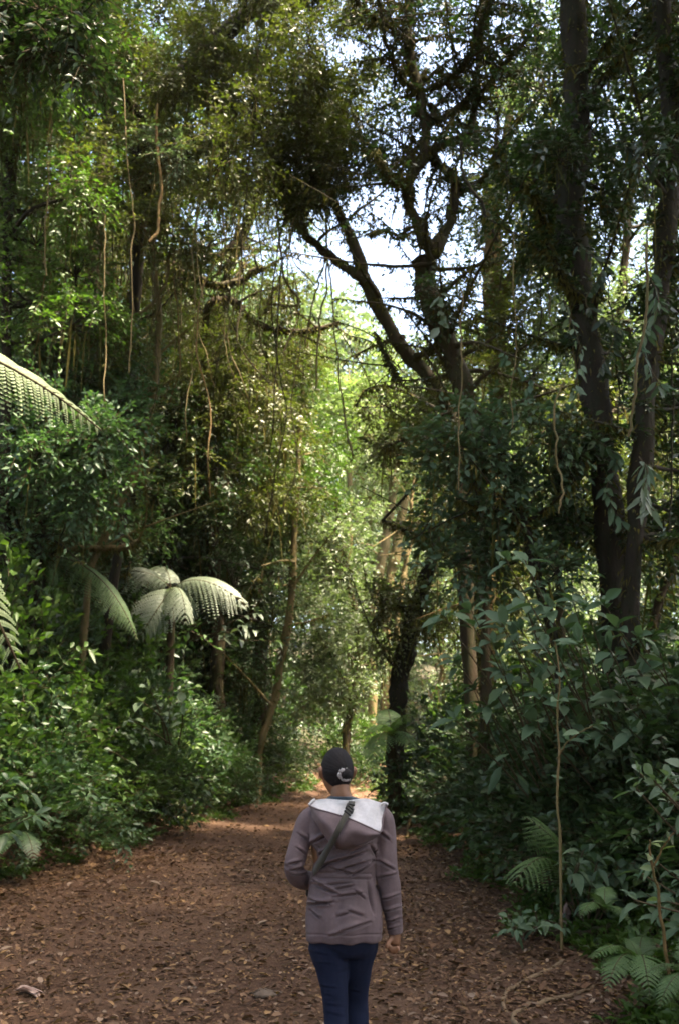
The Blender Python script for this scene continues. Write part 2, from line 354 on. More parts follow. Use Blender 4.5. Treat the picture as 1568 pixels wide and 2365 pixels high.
def frond_mesh(name, L, W, npair, kk, arch, droop, mat, rachis=.008, pin=.5, lean=.45, start=.14, twist=0., pinw=None):
    """a bipinnate fern frond from the origin along +x: rachis, pinnae and their leaflets in one mesh"""
    s = Soup(); t = np.linspace(0,1,18)
    R = np.stack([L*t*np.cos(arch*(1-t)*.8), twist*L*t*t, L*(np.sin(arch)*t-droop*t**2.2)],1)
    tube(s, R, np.linspace(rachis, rachis*.25, 18), 5, 0, m=1)
    T = unit(np.gradient(R, axis=0))
    tt = np.linspace(start, .985, npair)
    for sd in (1,-1):
        P0 = np.stack([np.interp(tt, t, R[:,i]) for i in range(3)],1); Tt = unit(np.stack([np.interp(tt, t, T[:,i]) for i in range(3)],1))
        side = unit(np.cross(Tt, UP))*sd; nrm = unit(np.cross(side, Tt))*sd
        pl = W*(np.sin(PI*np.clip((tt-start*.4)/(1-start*.4),0,1)**.62)**.8*.93+.05)*U(.93,1.05,npair)
        pd = unit(side+Tt*lean+rng.normal(0,.04,(npair,3))-UP*.08)
        u = (np.arange(kk)+.5)/kk
        for sg in (1,-1):
            P = P0[:,None]+pd[:,None]*(pl[:,None]*u)[...,None]; P[...,2] -= pin*pl[:,None]*u**2*.6
            ldir = Tt[:,None]*sg*np.ones((1,kk,1))+pd[:,None]*.55
            gap = L*(1-start)/npair
            lw_ = np.minimum(gap*.82, 9)*(1-u**2.5*.75)[None,:]*np.clip(pl[:,None]/W*1.6,.3,1)
            nn = nrm[:,None]+rng.normal(0,.1,(npair,kk,3))
            leaves(s, P.reshape(-1,3), ldir.reshape(-1,3), nn.reshape(-1,3), lw_.ravel(), (np.repeat(pl[:,None],kk,1)/kk*1.25).ravel(), 'h', .06, .1)
        prisms(s, P0, P0+pd*pl[:,None]*.7-UP*(pin*pl*.3)[:,None], .0022, 1)
    o = s.build(name, [M[mat], M['twig']]); return o
# ------------------------------------------------------------------ the ground and the path
def grid_ground():
    xs = np.concatenate([-np.geomspace(400,16,16), np.arange(-14,14.01,.16), np.geomspace(16,400,16)])
    ys = np.concatenate([-np.geomspace(200,8,8), np.arange(-6,34,.16), np.geomspace(34.5,900,26)])
    X, Y = np.meshgrid(xs, ys); Z = gz(X, Y)-.03
    inside = (X > xL(Y)-.1) & (X < xR(Y)+.1) & (Y < 33); Z = Z-.04*inside
    n, m = X.shape; V = np.stack([X,Y,Z],-1).reshape(-1,3); i = np.arange(n-1)[:,None]*m+np.arange(m-1)[None]
    return V, np.stack([i,i+1,i+m+1,i+m],-1).reshape(-1,4)
soil = noisemat('forest_soil', [(.018,.013,.009),(.040,.028,.018),(.030,.032,.014),(.065,.045,.03)], 4, bump=1.0, dist=.06)
V, Fq = grid_ground(); tag(mesh('ground', V, Fq, soil, smooth=True), 'dark soil and moss of the forest floor', kind='structure')
def path_mat():
    m, nt, out = newmat('packed_earth')
    tc = N(nt,'ShaderNodeTexCoord')
    n1 = N(nt,'ShaderNodeTexNoise'); n1.inputs['Scale'].default_value = 1.1; n1.inputs['Detail'].default_value = 4
    n2 = N(nt,'ShaderNodeTexNoise'); n2.inputs['Scale'].default_value = 26; n2.inputs['Detail'].default_value = 8; n2.inputs['Roughness'].default_value = .75
    for n in (n1,n2): nt.links.new(tc.outputs['Object'], n.inputs['Vector'])
    mx = N(nt,'ShaderNodeMath', operation='MULTIPLY_ADD'); mx.inputs[1].default_value = .55
    nt.links.new(n2.outputs['Fac'], mx.inputs[0])
    m2 = N(nt,'ShaderNodeMath', operation='MULTIPLY'); m2.inputs[1].default_value = .45; nt.links.new(n1.outputs['Fac'], m2.inputs[0]); nt.links.new(m2.outputs[0], mx.inputs[2])
    mr = N(nt,'ShaderNodeMapRange'); mr.inputs[1].default_value = .36; mr.inputs[2].default_value = .64; nt.links.new(mx.outputs[0], mr.inputs[0])
    r = ramp(nt, [(.046,.023,.013),(.088,.046,.027),(.108,.059,.036),(.150,.088,.055)], mr.outputs[0])
    p = N(nt,'ShaderNodeBsdfPrincipled'); p.inputs['Roughness'].default_value = .85; p.inputs['Specular IOR Level'].default_value = .2
    nt.links.new(r.outputs[0], p.inputs['Base Color'])
    b = N(nt,'ShaderNodeBump'); b.inputs['Strength'].default_value = .9; b.inputs['Distance'].default_value = .03
    nt.links.new(n2.outputs['Fac'], b.inputs['Height']); nt.links.new(b.outputs[0], p.inputs['Normal']); nt.links.new(p.outputs[0], out.inputs[0]); return m
ys = np.arange(-9, 34, .12); us = np.linspace(0,1,46)
YY, UU = np.meshgrid(ys, us, indexing='ij')
wob = lambda y, s: .16*np.sin(y*1.9+s)+.10*np.sin(y*4.3+2*s)+.06*np.sin(y*9.1+s)
XX = (xL(YY)+wob(YY,1)-.25)*(1-UU)+(xR(YY)+wob(YY,4)+.2)*UU
ZZ = gz(XX,YY)+.012*np.sin(XX*3.1+YY*2)*np.sin(YY*2.7)+rng.normal(0,.006,XX.shape)
n_, m_ = XX.shape; i = np.arange(n_-1)[:,None]*m_+np.arange(m_-1)[None]
tag(mesh('path', np.stack([XX,YY,ZZ],-1).reshape(-1,3), np.stack([i,i+1,i+m_+1,i+m_],-1).reshape(-1,4), path_mat(), smooth=True), 'brown earth track curving away into the forest', kind='structure')
# leaf litter
def litter(n, ylo, yhi, L, kind, xpad=1.0, edge=0.0):
    y = ylo+(yhi-ylo)*U(0,1,n)**1.5; a, b = xL(y)-xpad, xR(y)+xpad
    u = U(0,1,n)
    if edge: u = np.where(U(0,1,n)<edge, np.where(U(0,1,n)<.55, rng.beta(1,4,n), rng.beta(5,1,n)), u)
    x = a+(b-a)*u
    P = np.stack([x,y,gz(x,y)+U(.004,.022,n)],1)
    a = U(0,2*PI,n); D = np.stack([np.cos(a),np.sin(a),rng.normal(0,.18,n)],1)
    Nn = np.stack([rng.normal(0,.33,n),rng.normal(0,.33,n),np.ones(n)],1)
    l = L*rng.lognormal(0,.38,n).clip(.4,2.6)
    leaves(lit, P, D, Nn, l, l*U(.38,.62,n), kind, .3, -.12)
lit = Soup()
litter(27000, 4.5, 14, .036, 'h', .4, .45); litter(15000, 5, 27, .042, 'h', .5, .6); litter(40000, 4.0, 11, .021, 'q', .3, .3)
litter(9000, -4, 5.5, .038, 'h', .4, .4); litter(200, 5, 15, .06, 'o', .2, .6); litter(10000, 5, 16, .036, 'h', .3, 1.0)
n = 420; y = U(5,15,n); x = xL(y)-.3+(xR(y)-xL(y)+.6)*U(0,1,n); t_ = U(0,2*PI,n); l = rng.exponential(.09,n).clip(.03,.4)
P1 = np.stack([x,y,gz(x,y)+.012],1); P2 = np.stack([x+np.cos(t_)*l,y+np.sin(t_)*l,gz(x+np.cos(t_)*l,y+np.sin(t_)*l)+.014],1); prisms(lit, P1, P2, U(.0025,.006,n), 1)
tag(lit.build('leaf_litter', [M['litter'], M['twig']]), 'brown and tan fallen leaves scattered over the earth track', 'leaf litter', kind='stuff')
# ------------------------------------------------------------------ layout
GAPS[:] = [(910,560,80,72),(985,430,34,58),(745,600,58,34),(640,600,60,26),(820,470,26,40),(790,700,85,70),(440,478,30,18),(8,520,24,16),
           (810,830,62,48),(785,120,20,36),(1235,480,24,18),(1130,330,14,26),(1390,560,22,16),(1060,110,16,32),(1200,120,20,18),(1380,300,18,26),(1545,300,14,50)]
# ---- trees that frame the clearing
tree('mossy_tree', 'dark mossy tree whose trunk forks twice against the white sky gap',
     [[(1105,1560,13,12),(1106,1250,13,14),(1092,1000,13,19),(1062,870,13,25.2),(1030,740,13,26),(1006,650,13,24.4),(998,585,13,25.2)],
      [(998,590,13,21.8),(968,525,12.9,14.3),(955,470,12.9,13.4),(948,425,12.9,13.4),(985,372,12.9,11.8),(992,290,12.9,12.6),(985,200,12.8,12.6),(958,110,12.7,12.6),(955,0,12.6,10.9),(950,-90,12.5,8.4)],
      [(998,590,13,20.2),(1035,530,13.1,13.4),(1048,450,13.1,12.6),(1030,395,13.1,10.9),(1003,350,13.1,10.1),(1080,300,13.3,9.24),(1100,120,13.4,7.56),(1120,-60,13.5,5.88)],
      [(988,205,12.8,10.1),(1035,180,12.7,8.4),(1075,145,12.6,8.4),(1098,70,12.5,8.4),(1125,-30,12.4,6.72)],
      [(955,110,12.7,7.56),(900,60,12.4,5.88),(850,20,12.2,5.04),(800,-40,12,3.36)],[(985,240,12.9,6.72),(930,180,12.6,5.04),(890,100,12.3,4.2),(870,-30,12,3.36)],[(1048,450,13.1,6.72),(1100,420,13.3,5.04),(1140,350,13.5,4.2),(1150,250,13.6,3.36)],[(950,440,12.9,5.88),(900,420,12.6,4.2),(860,360,12.4,3.36)],[(965,520,12.9,5.04),(930,545,12.6,3.36),(890,530,12.4,2.52),(850,540,12.3,1.68)],
      [(992,290,12.9,7.56),(1060,240,13,6.72),(1130,190,13,5.88),(1230,60,13,5.04)]],
     region(1050,-540,1450,-160,11.5,13.5,6,110)+region(880,-60,1250,330,12,14,13,85)+region(1010,330,1230,560,12.5,14,4,60)+[blob(1015,690,12.6,30,40),blob(930,300,13,60,60),blob(900,400,13.4,50,50)],  # first clumps sit above the view, added to block the sun
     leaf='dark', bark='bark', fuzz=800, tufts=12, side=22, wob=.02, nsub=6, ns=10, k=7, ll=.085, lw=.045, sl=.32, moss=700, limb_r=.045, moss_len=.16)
tree('leaning_tree', 'mossy tree leaning left across the sky gap from beside the forked trunk',
     [[(1075,1200,14,16.1),(1052,980,14,17),(1005,872,14,17.8),(955,815,14,17),(925,765,14,16.1),(888,700,14,16.1),(848,645,14,17.8),(820,570,14,12.8),(778,480,14,11),(735,390,14,10.2),(690,315,14,8.5),(640,250,14,5.95)],
      [(850,648,14,13.6),(790,600,14.1,11),(715,530,14.2,9.35),(680,460,14.2,7.65),(660,380,14.3,5.95)],
      [(960,825,14,8.5),(1000,800,13.8,6.8),(1040,800,13.6,5.1)],[(925,880,14.2,6.8),(895,840,14.2,5.1),(860,770,14.3,3.4)]],
     region(480,-520,800,-120,12,14.5,7,105)+region(700,-60,900,340,12.5,14.5,5,42)+region(680,400,800,520,13.5,15,2,36)+region(640,180,880,440,13,15,11,75)+[blob(1010,960,13.6,60,60)],  # highest clumps are out of view, added to shade the upper left
     leaf='olive', bark='bark', side=8, wob=.018, tufts=6, nsub=12, ns=12, k=7, ll=.08, lw=.042, sl=.3, moss=700, limb_r=.035, moss_len=.16)
tree('epiphyte_tree', 'thick dark trunk at right carrying epiphytes and hanging leaves',
     [[(1435,1720,11.22,35.3),(1425,1300,11.22,31.9),(1402,1000,11.22,31.1),(1365,720,11.22,31.9),(1338,500,11.22,35.3),(1350,250,11.22,33.6),(1345,0,11.09,30.2),(1340,-180,10.96,26.9)],
      [(1335,500,11.22,15.1),(1280,450,11.35,10.1),(1215,440,11.62,9.24),(1160,385,11.88,7.56),(1140,330,12.14,5.88)],
      [(1345,240,11.22,13.4),(1420,140,10.96,8.4),(1500,30,10.69,5.88),(1560,-60,10.56,4.2)],
      [(1365,720,11.22,11.8),(1290,640,10.96,8.4),(1260,520,10.82,6.72),(1225,420,10.56,5.04)]],
     region(1130,-80,1580,260,10.3,13.2,8,85)+region(1230,260,1440,640,10.3,12.54,9,70)+region(1250,650,1480,1250,10.56,12.41,4,50),
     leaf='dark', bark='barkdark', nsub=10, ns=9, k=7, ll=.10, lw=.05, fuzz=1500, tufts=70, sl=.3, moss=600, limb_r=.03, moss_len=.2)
tree('dark_trunk_tree', 'slim dark trunk standing nearest the right edge of the picture',
     [[(1440,1760,10.51,20.3),(1462,1250,10.51,23.4),(1480,900,10.51,24.2),(1502,640,10.51,25),(1530,400,10.51,26.5),(1524,120,10.37,23.4),(1512,-160,10.22,21.8)],
      [(1528,380,10.51,10.9),(1560,260,10.22,9.36),(1590,60,9.94,7.8)]],
     region(1430,-60,1640,420,9.656,11.64,8,80)+region(1480,480,1640,1300,9.94,11.93,10,70),
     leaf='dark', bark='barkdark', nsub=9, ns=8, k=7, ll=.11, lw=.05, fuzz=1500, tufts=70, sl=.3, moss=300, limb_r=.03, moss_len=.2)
tree('rusty_tree', 'rusty brown trunk behind the forked tree, right of the sky gap',
     [[(1120,1400,17,18),(1130,1050,17,18),(1145,850,17,19),(1130,720,17,24),(1130,560,17,22),(1122,450,17,15),(1160,330,17,12),(1180,180,17,9)],
      [(1132,720,17,14),(1185,650,17.3,13),(1240,560,17.5,12),(1260,450,17.7,9),(1300,300,18,6)],
      [(1145,850,17,12),(1165,720,16.8,12),(1178,650,16.6,10)]],
     region(1070,180,1330,700,16,18.5,12,75)+[blob(1200,470,15.6,110,80),blob(1140,400,15.8,90,70),blob(1260,560,15.8,80,70)]+region(1060,720,1260,1040,16.5,18.5,7,70), leaf='olive', bark='barkred', nsub=10, ns=11, k=7, ll=.095, lw=.05, sl=.34, moss=250, limb_r=.04, moss_len=.2)
# ---- the wall of trees on the left
tree('leaning_limb_tree', 'mossy tree with a heavy dark limb leaning across the upper left canopy',
     [[(240,1500,15.5,12),(285,1150,15.5,12),(298,800,15.3,13),(316,480,14.5,20),(345,290,14,30),(405,180,13.5,32),(520,60,13,20),(680,-60,13,18)],
      [(345,300,14,16),(250,200,13.6,13),(160,60,13.2,9),(100,-60,13,6)],[(320,470,14.5,14),(420,380,14.3,11),(520,330,14,8),(600,300,14,5)]],
     region(-120,-540,500,-110,11,14,11,125)+[blob(405,190,12.9,70,60),blob(350,300,13.6,60,60),blob(480,95,12.7,60,50)]+region(430,-80,760,440,12,15.5,18,95)+region(130,-60,420,420,12.5,15.5,10,90), leaf='olive', bark='barkdark', nsub=13, ns=14, k=8, ll=.08, lw=.038, moss=1500, limb_r=.045)  # unseen top clumps added to throw shade on the left trees
tree('edge_trunk_tree', 'thin dark trunk rising along the left edge of the picture',
     [[(8,1500,13,14),(15,900,13,12),(22,450,13,12),(38,260,13,13),(75,90,13,10),(110,-60,13,8)],[(25,460,13,8),(-30,350,13,6),(-80,250,13,5)]],
     region(-90,-80,240,400,11.5,14,13,95)+region(-80,400,220,800,12,14.5,9,85), leaf='green', bark='barkdark', nsub=12, ns=14, k=8, ll=.085, lw=.04, moss=1000, limb_r=.04, side=0)
tree('curved_pale_tree', 'slender pale trunk curving up through the left foliage above the grey fern',
     [[(198,1320,14.2,7.88),(245,1220,14.2,9.63),(290,1135,14.2,9.63),(325,1030,14.2,9.63),(348,940,14.2,8.8),(366,850,14.2,7.88),(371,720,14.2,7.04),(358,560,14.2,7.04),(361,440,14.2,6.16),(350,380,14.2,5.28)],
      [(330,1010,14.2,7.88),(300,930,14.42,7.04),(275,860,14.53,6.16),(235,790,14.64,4.4)],[(150,1268,14.09,7.88),(215,1266,14.09,7.04),(290,1262,14.09,7.04),(328,1245,14.2,5.28)]],
     region(280,380,460,620,12.5,14,4,60)+[blob(250,800,13.4,60,50)], leaf='olive', bark='barkpale', nsub=10, ns=11, k=7, moss=260, limb_r=.02, moss_len=.2)
tree('draped_tree', 'mossy tree with long sagging branches hung with vines left of the sky gap',
     [[(500,1500,19.5,16),(478,1000,19.5,15),(505,740,19.5,15),(560,520,19.5,13),(640,330,19.5,10)],
      [(480,900,18.91,10),(490,720,17.73,9),(540,690,17.73,9),(595,732,17.73,9),(665,760,17.73,8),(735,756,17.73,7),(795,738,17.73,5)],
      [(330,560,17.73,6),(400,615,17.73,8),(450,642,17.73,9),(520,662,17.73,9),(580,638,17.73,8),(612,618,17.73,6)],
      [(500,760,18.91,8),(420,650,18.32,7),(340,640,17.73,6),(280,730,17.49,5)],
      [(560,520,19.5,8),(520,575,18.67,8),(470,590,17.96,7),(440,560,17.73,5)]],
     region(480,-70,720,270,14.5,16.5,6,70)+region(380,400,700,560,17.14,20.09,9,75)+region(100,430,420,900,16.55,20.09,16,85)+region(420,640,700,1000,17.14,20.68,14,80), leaf='olive', bark='bark', side=12, wob=.018, nsub=12, ns=13, k=8, ll=.08, lw=.038, moss=3600, limb_r=.03)
tree('bright_green_tree', 'bright green leafy tree at the inner edge of the left wall of trees',
     [[(600,1560,22,14),(610,1300,22,14),(625,1050,22,12),(650,880,22,9),(665,780,22,6)]],
     region(560,820,750,1180,20.78,23.22,12,70)+region(400,960,620,1350,20.17,22.61,13,80), leaf='green', bark='bark', nsub=13, ns=14, k=8, ll=.095, lw=.05, moss=900, limb_r=.035)
tree('shadowed_tree', 'dim leafy tree above the left bank behind the grey fern fronds',
     [[(380,1520,18,15),(395,1300,18,14),(420,1100,18,12),(440,940,18,8)]],
     region(250,900,520,1320,16.8,19.8,16,85)+region(420,1200,660,1560,19.2,22.2,11,80), leaf='deep', bark='barkdark', nsub=12, ns=13, k=8, ll=.085, lw=.042, moss=900, limb_r=.035)
tree('glossy_leaved_tree', 'glossy leaved tree at the left edge between the two light fern fronds',
     [[(60,1560,13.2,16),(80,1300,13.2,15),(100,1050,13.2,12),(120,880,13.2,8)]],
     region(-80,780,330,1240,12.32,14.46,22,80), leaf='blue', bark='barkdark', nsub=11, ns=12, k=8, ll=.10, lw=.046, sl=.36, moss=500, limb_r=.03)
tree('path_side_tree', 'slender tan trunk leaning at the left edge of the track beyond the walker',
     [[(598,1740,19.5,6.64),(622,1655,19.5,8.58),(652,1540,19.5,9.32),(674,1400,19.5,8.58),(682,1260,19.5,7.99),(690,1130,19.5,7.27),(702,900,19.5,5.31)]],
     region(640,1000,760,1200,19.01,20.48,4,55), leaf='green', bark='barkpale', nsub=9, ns=11, k=7, ll=.1, lw=.05, moss=120, limb_r=.02, moss_len=.2)
tree('overhanging_tree', 'dark blurred branches reaching in at the top left corner',
     [[(-330,1900,6,50),(-320,700,6,44),(-260,200,6,38),(-200,-100,6,30)],[(-260,200,6,20),(-100,60,6.2,12),(80,10,6.3,7),(190,30,6.3,4)]],
     region(-120,-120,190,150,5.6,6.8,12,90), leaf='dark', bark='barkdark', nsub=9, ns=9, k=7, ll=.07, lw=.034, sl=.24, moss=0, limb_r=.02, side=0)
tree('pale_crowned_tree', 'tree with pale bluish leaf sprays beside the heavy dark limb',
     [[(200,1200,17,14),(220,700,17,14),(240,350,17,12),(280,150,17,8)]],
     region(215,95,420,230,15.6,16.4,5,60)+[blob(375,330,12.6,50,18),blob(405,362,12.5,38,14),blob(20,440,15,60,40),blob(260,190,15.5,70,40)], leaf='pale', bark='bark', nsub=9, ns=10, k=7, ll=.075, lw=.03, limb_r=.03, moss=100)
tree('vine_thicket', 'vine tangled thicket filling the gap under the glossy leaved tree at the left', [[(150,1640,17,9),(140,1450,17,8),(170,1300,17,5)],[(148,1560,17,6),(60,1400,15.3,4),(30,1280,15.2,3)],[(148,1560,17,6),(260,1420,17,4),(300,1300,15.8,3)]],
     region(-60,1210,360,1600,16.2,18.4,26,85), leaf='deep', bark='bark', nsub=12, ns=12, k=8, ll=.095, lw=.045, moss=1500, limb_r=.02, moss_len=.25)
tree('vine_thicket', 'dim vine thicket right of the grey tree fern behind the cream leaved twig', [[(500,1640,21,8),(490,1450,21,7),(520,1300,21,5)],[(495,1540,21,5),(580,1400,19.6,4),(610,1280,19.8,3)]],
     region(400,1180,600,1640,20,22.5,18,75), leaf='deep', bark='bark', nsub=12, ns=12, k=8, ll=.10, lw=.046, moss=1600, limb_r=.02, moss_len=.25)
tree('vine_thicket', 'olive vine thicket high on the left below the looping mossy liana', [[(330,1500,18.5,9),(350,1150,18.5,8),(330,850,18.5,5)],[(348,1100,18.5,6),(480,950,18.4,4),(560,800,18.2,3)]],
     region(220,760,680,1260,17,20,26,85), leaf='olive', bark='bark', nsub=11, ns=12, k=8, ll=.095, lw=.044, moss=2400, limb_r=.02, moss_len=.4)
# ---- the lit middle of the picture
for nm, lb, tr, bl in [
  ('sunlit_tree', 'leftmost of the slim sunlit trunks at the end of the track', [[(858,1470,30,10),(868,1340,30,11),(885,1240,30,11),(903,1130,30,10),(918,1000,30,7)]], region(800,930,960,1110,29,31,6,55)),
  ('sunlit_tree', 'middle of the slim sunlit trunks, leaning right at the end of the track', [[(892,1470,31.5,11),(908,1340,31.5,12),(925,1240,31.5,12),(942,1120,31.5,9),(950,1000,31.5,7)]], region(870,930,1020,1110,30.5,32.5,5,50)),
  ('sunlit_tree', 'rightmost of the slim sunlit trunks, forked above the dark leaning trunk', [[(915,1430,22,6),(930,1330,22,7),(950,1250,22,6),(975,1200,22,5),(990,1130,22,4)],[(950,1250,22,5),(945,1180,22,4),(955,1100,22,3)]], region(940,950,1080,1100,32,34,4,50))]:
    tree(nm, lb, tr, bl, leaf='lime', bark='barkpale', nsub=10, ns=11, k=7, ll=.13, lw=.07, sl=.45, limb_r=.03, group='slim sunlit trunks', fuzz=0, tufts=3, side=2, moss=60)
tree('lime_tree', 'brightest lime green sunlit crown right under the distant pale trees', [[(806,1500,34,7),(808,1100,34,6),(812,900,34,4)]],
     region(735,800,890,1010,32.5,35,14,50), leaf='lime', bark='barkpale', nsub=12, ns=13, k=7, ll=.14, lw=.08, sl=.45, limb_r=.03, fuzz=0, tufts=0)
tree('dark_leaning_tree', 'dark mossy trunk leaning right beside the bend of the track',
     [[(918,1690,18,19),(925,1600,18,20),(945,1500,18,22),(975,1390,18,18),(1010,1270,18,13),(1040,1180,18,8)],[(965,1420,18,9),(900,1400,17.8,7),(860,1440,17.6,4)],[(1010,1270,18,8),(940,1225,17.8,7),(880,1200,17.5,5)]],
     region(860,1370,1000,1480,17,18.6,4,50)+[blob(1060,800,16.2,80,60),blob(965,965,16.4,60,40),blob(1010,885,16.2,60,50),blob(1090,880,16,70,60),blob(1030,1190,17.5,50,40)], leaf='olive', bark='barkdark', nsub=11, ns=12, k=7, ll=.08, lw=.038, moss=900, limb_r=.03, moss_len=.2)
tree('leafy_thicket_tree', 'light green thin tree standing between the pale trunk and the track bend',
     [[(800,1680,21,8),(815,1600,21,8),(830,1450,21,7),(800,1300,21,5),(780,1150,21,4)]],
     region(700,1180,835,1420,20,23,9,60)+region(700,1440,860,1640,20,22,8,60), leaf='far', bark='bark', nsub=11, ns=12, k=7, ll=.1, lw=.05, sl=.36, limb_r=.03, moss=150)
tree('hanging_branch_tree', 'tree with black drooping twigs in front of the lit leaves at mid right',
     [[(1115,1500,15,13),(1110,1300,15,12),(1100,1060,15,10),(1060,960,15,7)],[(1108,1060,15,7),(1020,1020,14.8,6),(950,1015,14.6,5),(880,1035,14.5,3)],[(1106,1250,15,7),(1030,1220,14.8,5),(960,1228,14.6,4)],[(1070,980,15,5),(920,900,15,4),(850,900,15,2.5),(820,940,15,2)]],
     [blob(960,1010,14.6,60,22),blob(900,1030,14.5,40,20),blob(1040,1000,14.7,50,40),blob(880,940,15,40,40),blob(980,1220,14.6,40,15)]+region(1000,1040,1110,1240,14.5,16,4,50), leaf='olive', bark='barkdark', nsub=9, ns=10, k=7, ll=.08, lw=.04, limb_r=.02, moss=350, moss_len=.2)
# ---- right side, middle distance
tree('understorey_tree', 'dark large leaved small tree in the middle of the right side',
     [[(1290,1500,10.8,10),(1250,1300,10.8,13),(1215,1180,10.8,12),(1180,1080,10.8,8),(1150,1000,10.8,5)],[(1215,1190,10.8,7),(1110,1170,10.8,5),(1050,1150,10.8,3)]],
     region(995,930,1300,1340,10.2,12.0,15,58), leaf='broad', bark='barkdark', nsub=8, ns=7, k=6, ll=.105, lw=.058, sl=.32, kind='h', limb_r=.018, moss=120)
tree('orange_trunk_tree', 'orange brown trunk lit behind the dark right hand shrubs',
     [[(1105,1740,15,15),(1108,1560,15,15),(1125,1400,15,14),(1140,1250,15,12),(1150,1100,15,10)]],
     region(1060,1280,1230,1500,14.5,16,5,60), leaf='olive', bark='barkred', nsub=9, ns=10, k=7, ll=.09, lw=.045, limb_r=.03, moss=250)
tree('twin_stem_tree', 'pair of thin brown stems between the two dark right trunks',
     [[(1480,1500,12,10),(1530,1280,12,11),(1545,1100,12,10),(1540,900,12,8)],[(1300,1500,13,9),(1290,1250,13,10),(1320,1100,13,10),(1360,1050,13,9),(1400,960,13,6)]],
     region(1260,880,1580,1300,12.5,14.5,8,65), leaf='olive', bark='bark', nsub=10, ns=10, k=7, ll=.1, lw=.045, limb_r=.03, moss=300)
tree('back_right_tree', 'leafy tree with small sky holes behind the two dark right trunks',
     [[(1400,1500,16,14),(1420,1000,16,14),(1440,700,16,12),(1470,400,16,8)]],
     region(1200,520,1600,900,15,18,15,85)+region(1150,900,1600,1300,15,18,12,90)+region(1180,60,1560,520,15,18,12,70), leaf='far', bark='bark', nsub=11, ns=11, k=7, ll=.1, lw=.05, sl=.36, limb_r=.04, moss=200)
# ---- repeated forest trees filling the depth of the wood, plus unseen ones added for shade
kinds = [wood_kind(0, 17, 3.2, 1.5, 26, 'green', 'bark', 10, 13, 7, .15, .075, .5),
         wood_kind(1, 14, 3.0, 1.0, 24, 'deep', 'barkdark', 10, 13, 7, .14, .07, .5),
         wood_kind(2, 10, 2.8, .6, 20, 'far', 'barkpale', 10, 12, 7, .15, .08, .5),
         wood_kind(3, 11, 4.0, 1.0, 20, 'far', 'bark', 11, 13, 7, .24, .13, .7)]
kinds.append(wood_kind(4, 18, 4.3, 10.0, 24, 'green', 'barkdark', 10, 13, 7, .17, .08, .55))  # high-crowned kind, only for the unseen sun-blocking trees
used = set()
def put(k, x, Y, rz, sc, label, group):
    z = float(gz(x, Y))-.1
    if k not in used:
        used.add(k); o = kinds[k]; o.location = (x,Y,z); o.rotation_euler = (0,0,rz); o.scale = (sc,sc,sc); tag(o, label, 'tree', group); return o
    o = dup(kinds[k], (x,Y,z), rz, sc, label, group); tag(o, cat='tree'); return o
LB = 'tall leafy forest tree massed behind the mossy trees on the left bank'
for i,(k,x,Y,sc) in enumerate([(0,-8.5,21,1.15),(1,-5.2,23,1.15),(0,-12.5,22,1.2),(1,-10.5,25,1.35),(0,-6.8,27,1.25),(1,-15,26,1.3),(0,-3.6,28,.72),(1,-9,16.5,1.2),(0,-13,15.5,1.1)]):
    put(k, x, Y, i*1.3, sc, LB, 'forest trees behind the left bank')
RB = 'leafy forest tree in the dense wood behind the right hand shrubs'
for i,(k,x,Y,sc) in enumerate([(0,8.6,20,.62),(1,11.5,20,.75),(2,5.0,26,.75),(2,9.5,28,.9),(2,13.5,27,1.0),(0,8.6,14,.55),(1,6.8,17.5,.5)]):
    put(k, x, Y, i*1.9+.5, sc, RB, 'forest trees behind the right bank')
CB = 'sunlit forest tree closing the view beyond the bend of the track'
for i,(k,x,Y,sc) in enumerate([(2,.9,38,.9),(2,-2.4,32,.9),(2,3.4,33,.95),(2,1.2,37,1.0),(2,-4.5,36,1.3),(2,5.8,36,1.2)]):
    put(k, x, Y, i*2.3+.2, sc, CB, 'sunlit trees beyond the bend')
FB = 'pale distant round topped tree rising under the white sky gap'
for i,(k,x,Y,sc) in enumerate([(3,-1.5,62,1.95),(3,3.2,58,1.6),(3,-7,64,2.1),(3,9,62,1.9),(3,16,60,2.0),(3,-15,60,2.2),(3,24,64,2.0)]):
    put(k, x, Y, i*1.1+.4, sc, FB, 'distant trees under the sky gap')
NB = 'tall leafy tree added outside the picture to shade the near end of the track'  # unseen trees added around the camera to block low sky and sun
for i,(k,x,Y,sc) in enumerate([(0,-5.5,-5,1.0),(1,-.5,-9,1.2),(0,5,-5.5,1.05),(0,8,0,1.1),(0,-9.5,1,1.1),(1,4,-13,1.3),(1,-6,-12,1.3),(0,-7.8,7,1.0),(0,6.8,5.2,1.0),(1,-10,-5,1.3),(1,10,-6,1.3),(4,6.0,3.0,1.0),(4,5.4,8.8,.95),(4,-8.2,-1.0,1.0),(4,5.8,6.4,1.0),(4,6.5,-2,1.0)]):
    put(k, x, Y, i*1.37+.2, sc, NB, 'unseen trees shading the near end of the track')
# ---- shrubs on the banks
SK = {'b': shrub_kind('bank_shrub', 1.25, 1.45, 620, 8, .11, .050, .30, 'blue'), 'g': shrub_kind('bank_shrub', 1.2, 1.5, 600, 8, .115, .052, .3, 'green'),
      'd': shrub_kind('bank_shrub', 1.2, 1.4, 680, 8, .115, .055, .3, 'deep'), 'k': shrub_kind('bank_shrub', 1.2, 1.4, 520, 7, .12, .06, .28, 'deep', kind='h', flat=.6)}
SU = set()
def put_shrub(k, x, Y, rz, sc, label, group, dz=0.0):
    z = float(gz(x, Y))-.05+dz; scz = sc if isinstance(sc, tuple) else (sc,sc,sc)
    if k not in SU:
        SU.add(k); o = SK[k]; o.location = (x,Y,z); o.rotation_euler = (0,0,rz); o.scale = scz; tag(o, label, 'shrub', group); return
    tag(dup(SK[k], (x,Y,z), rz, scz, label, group), cat='shrub')
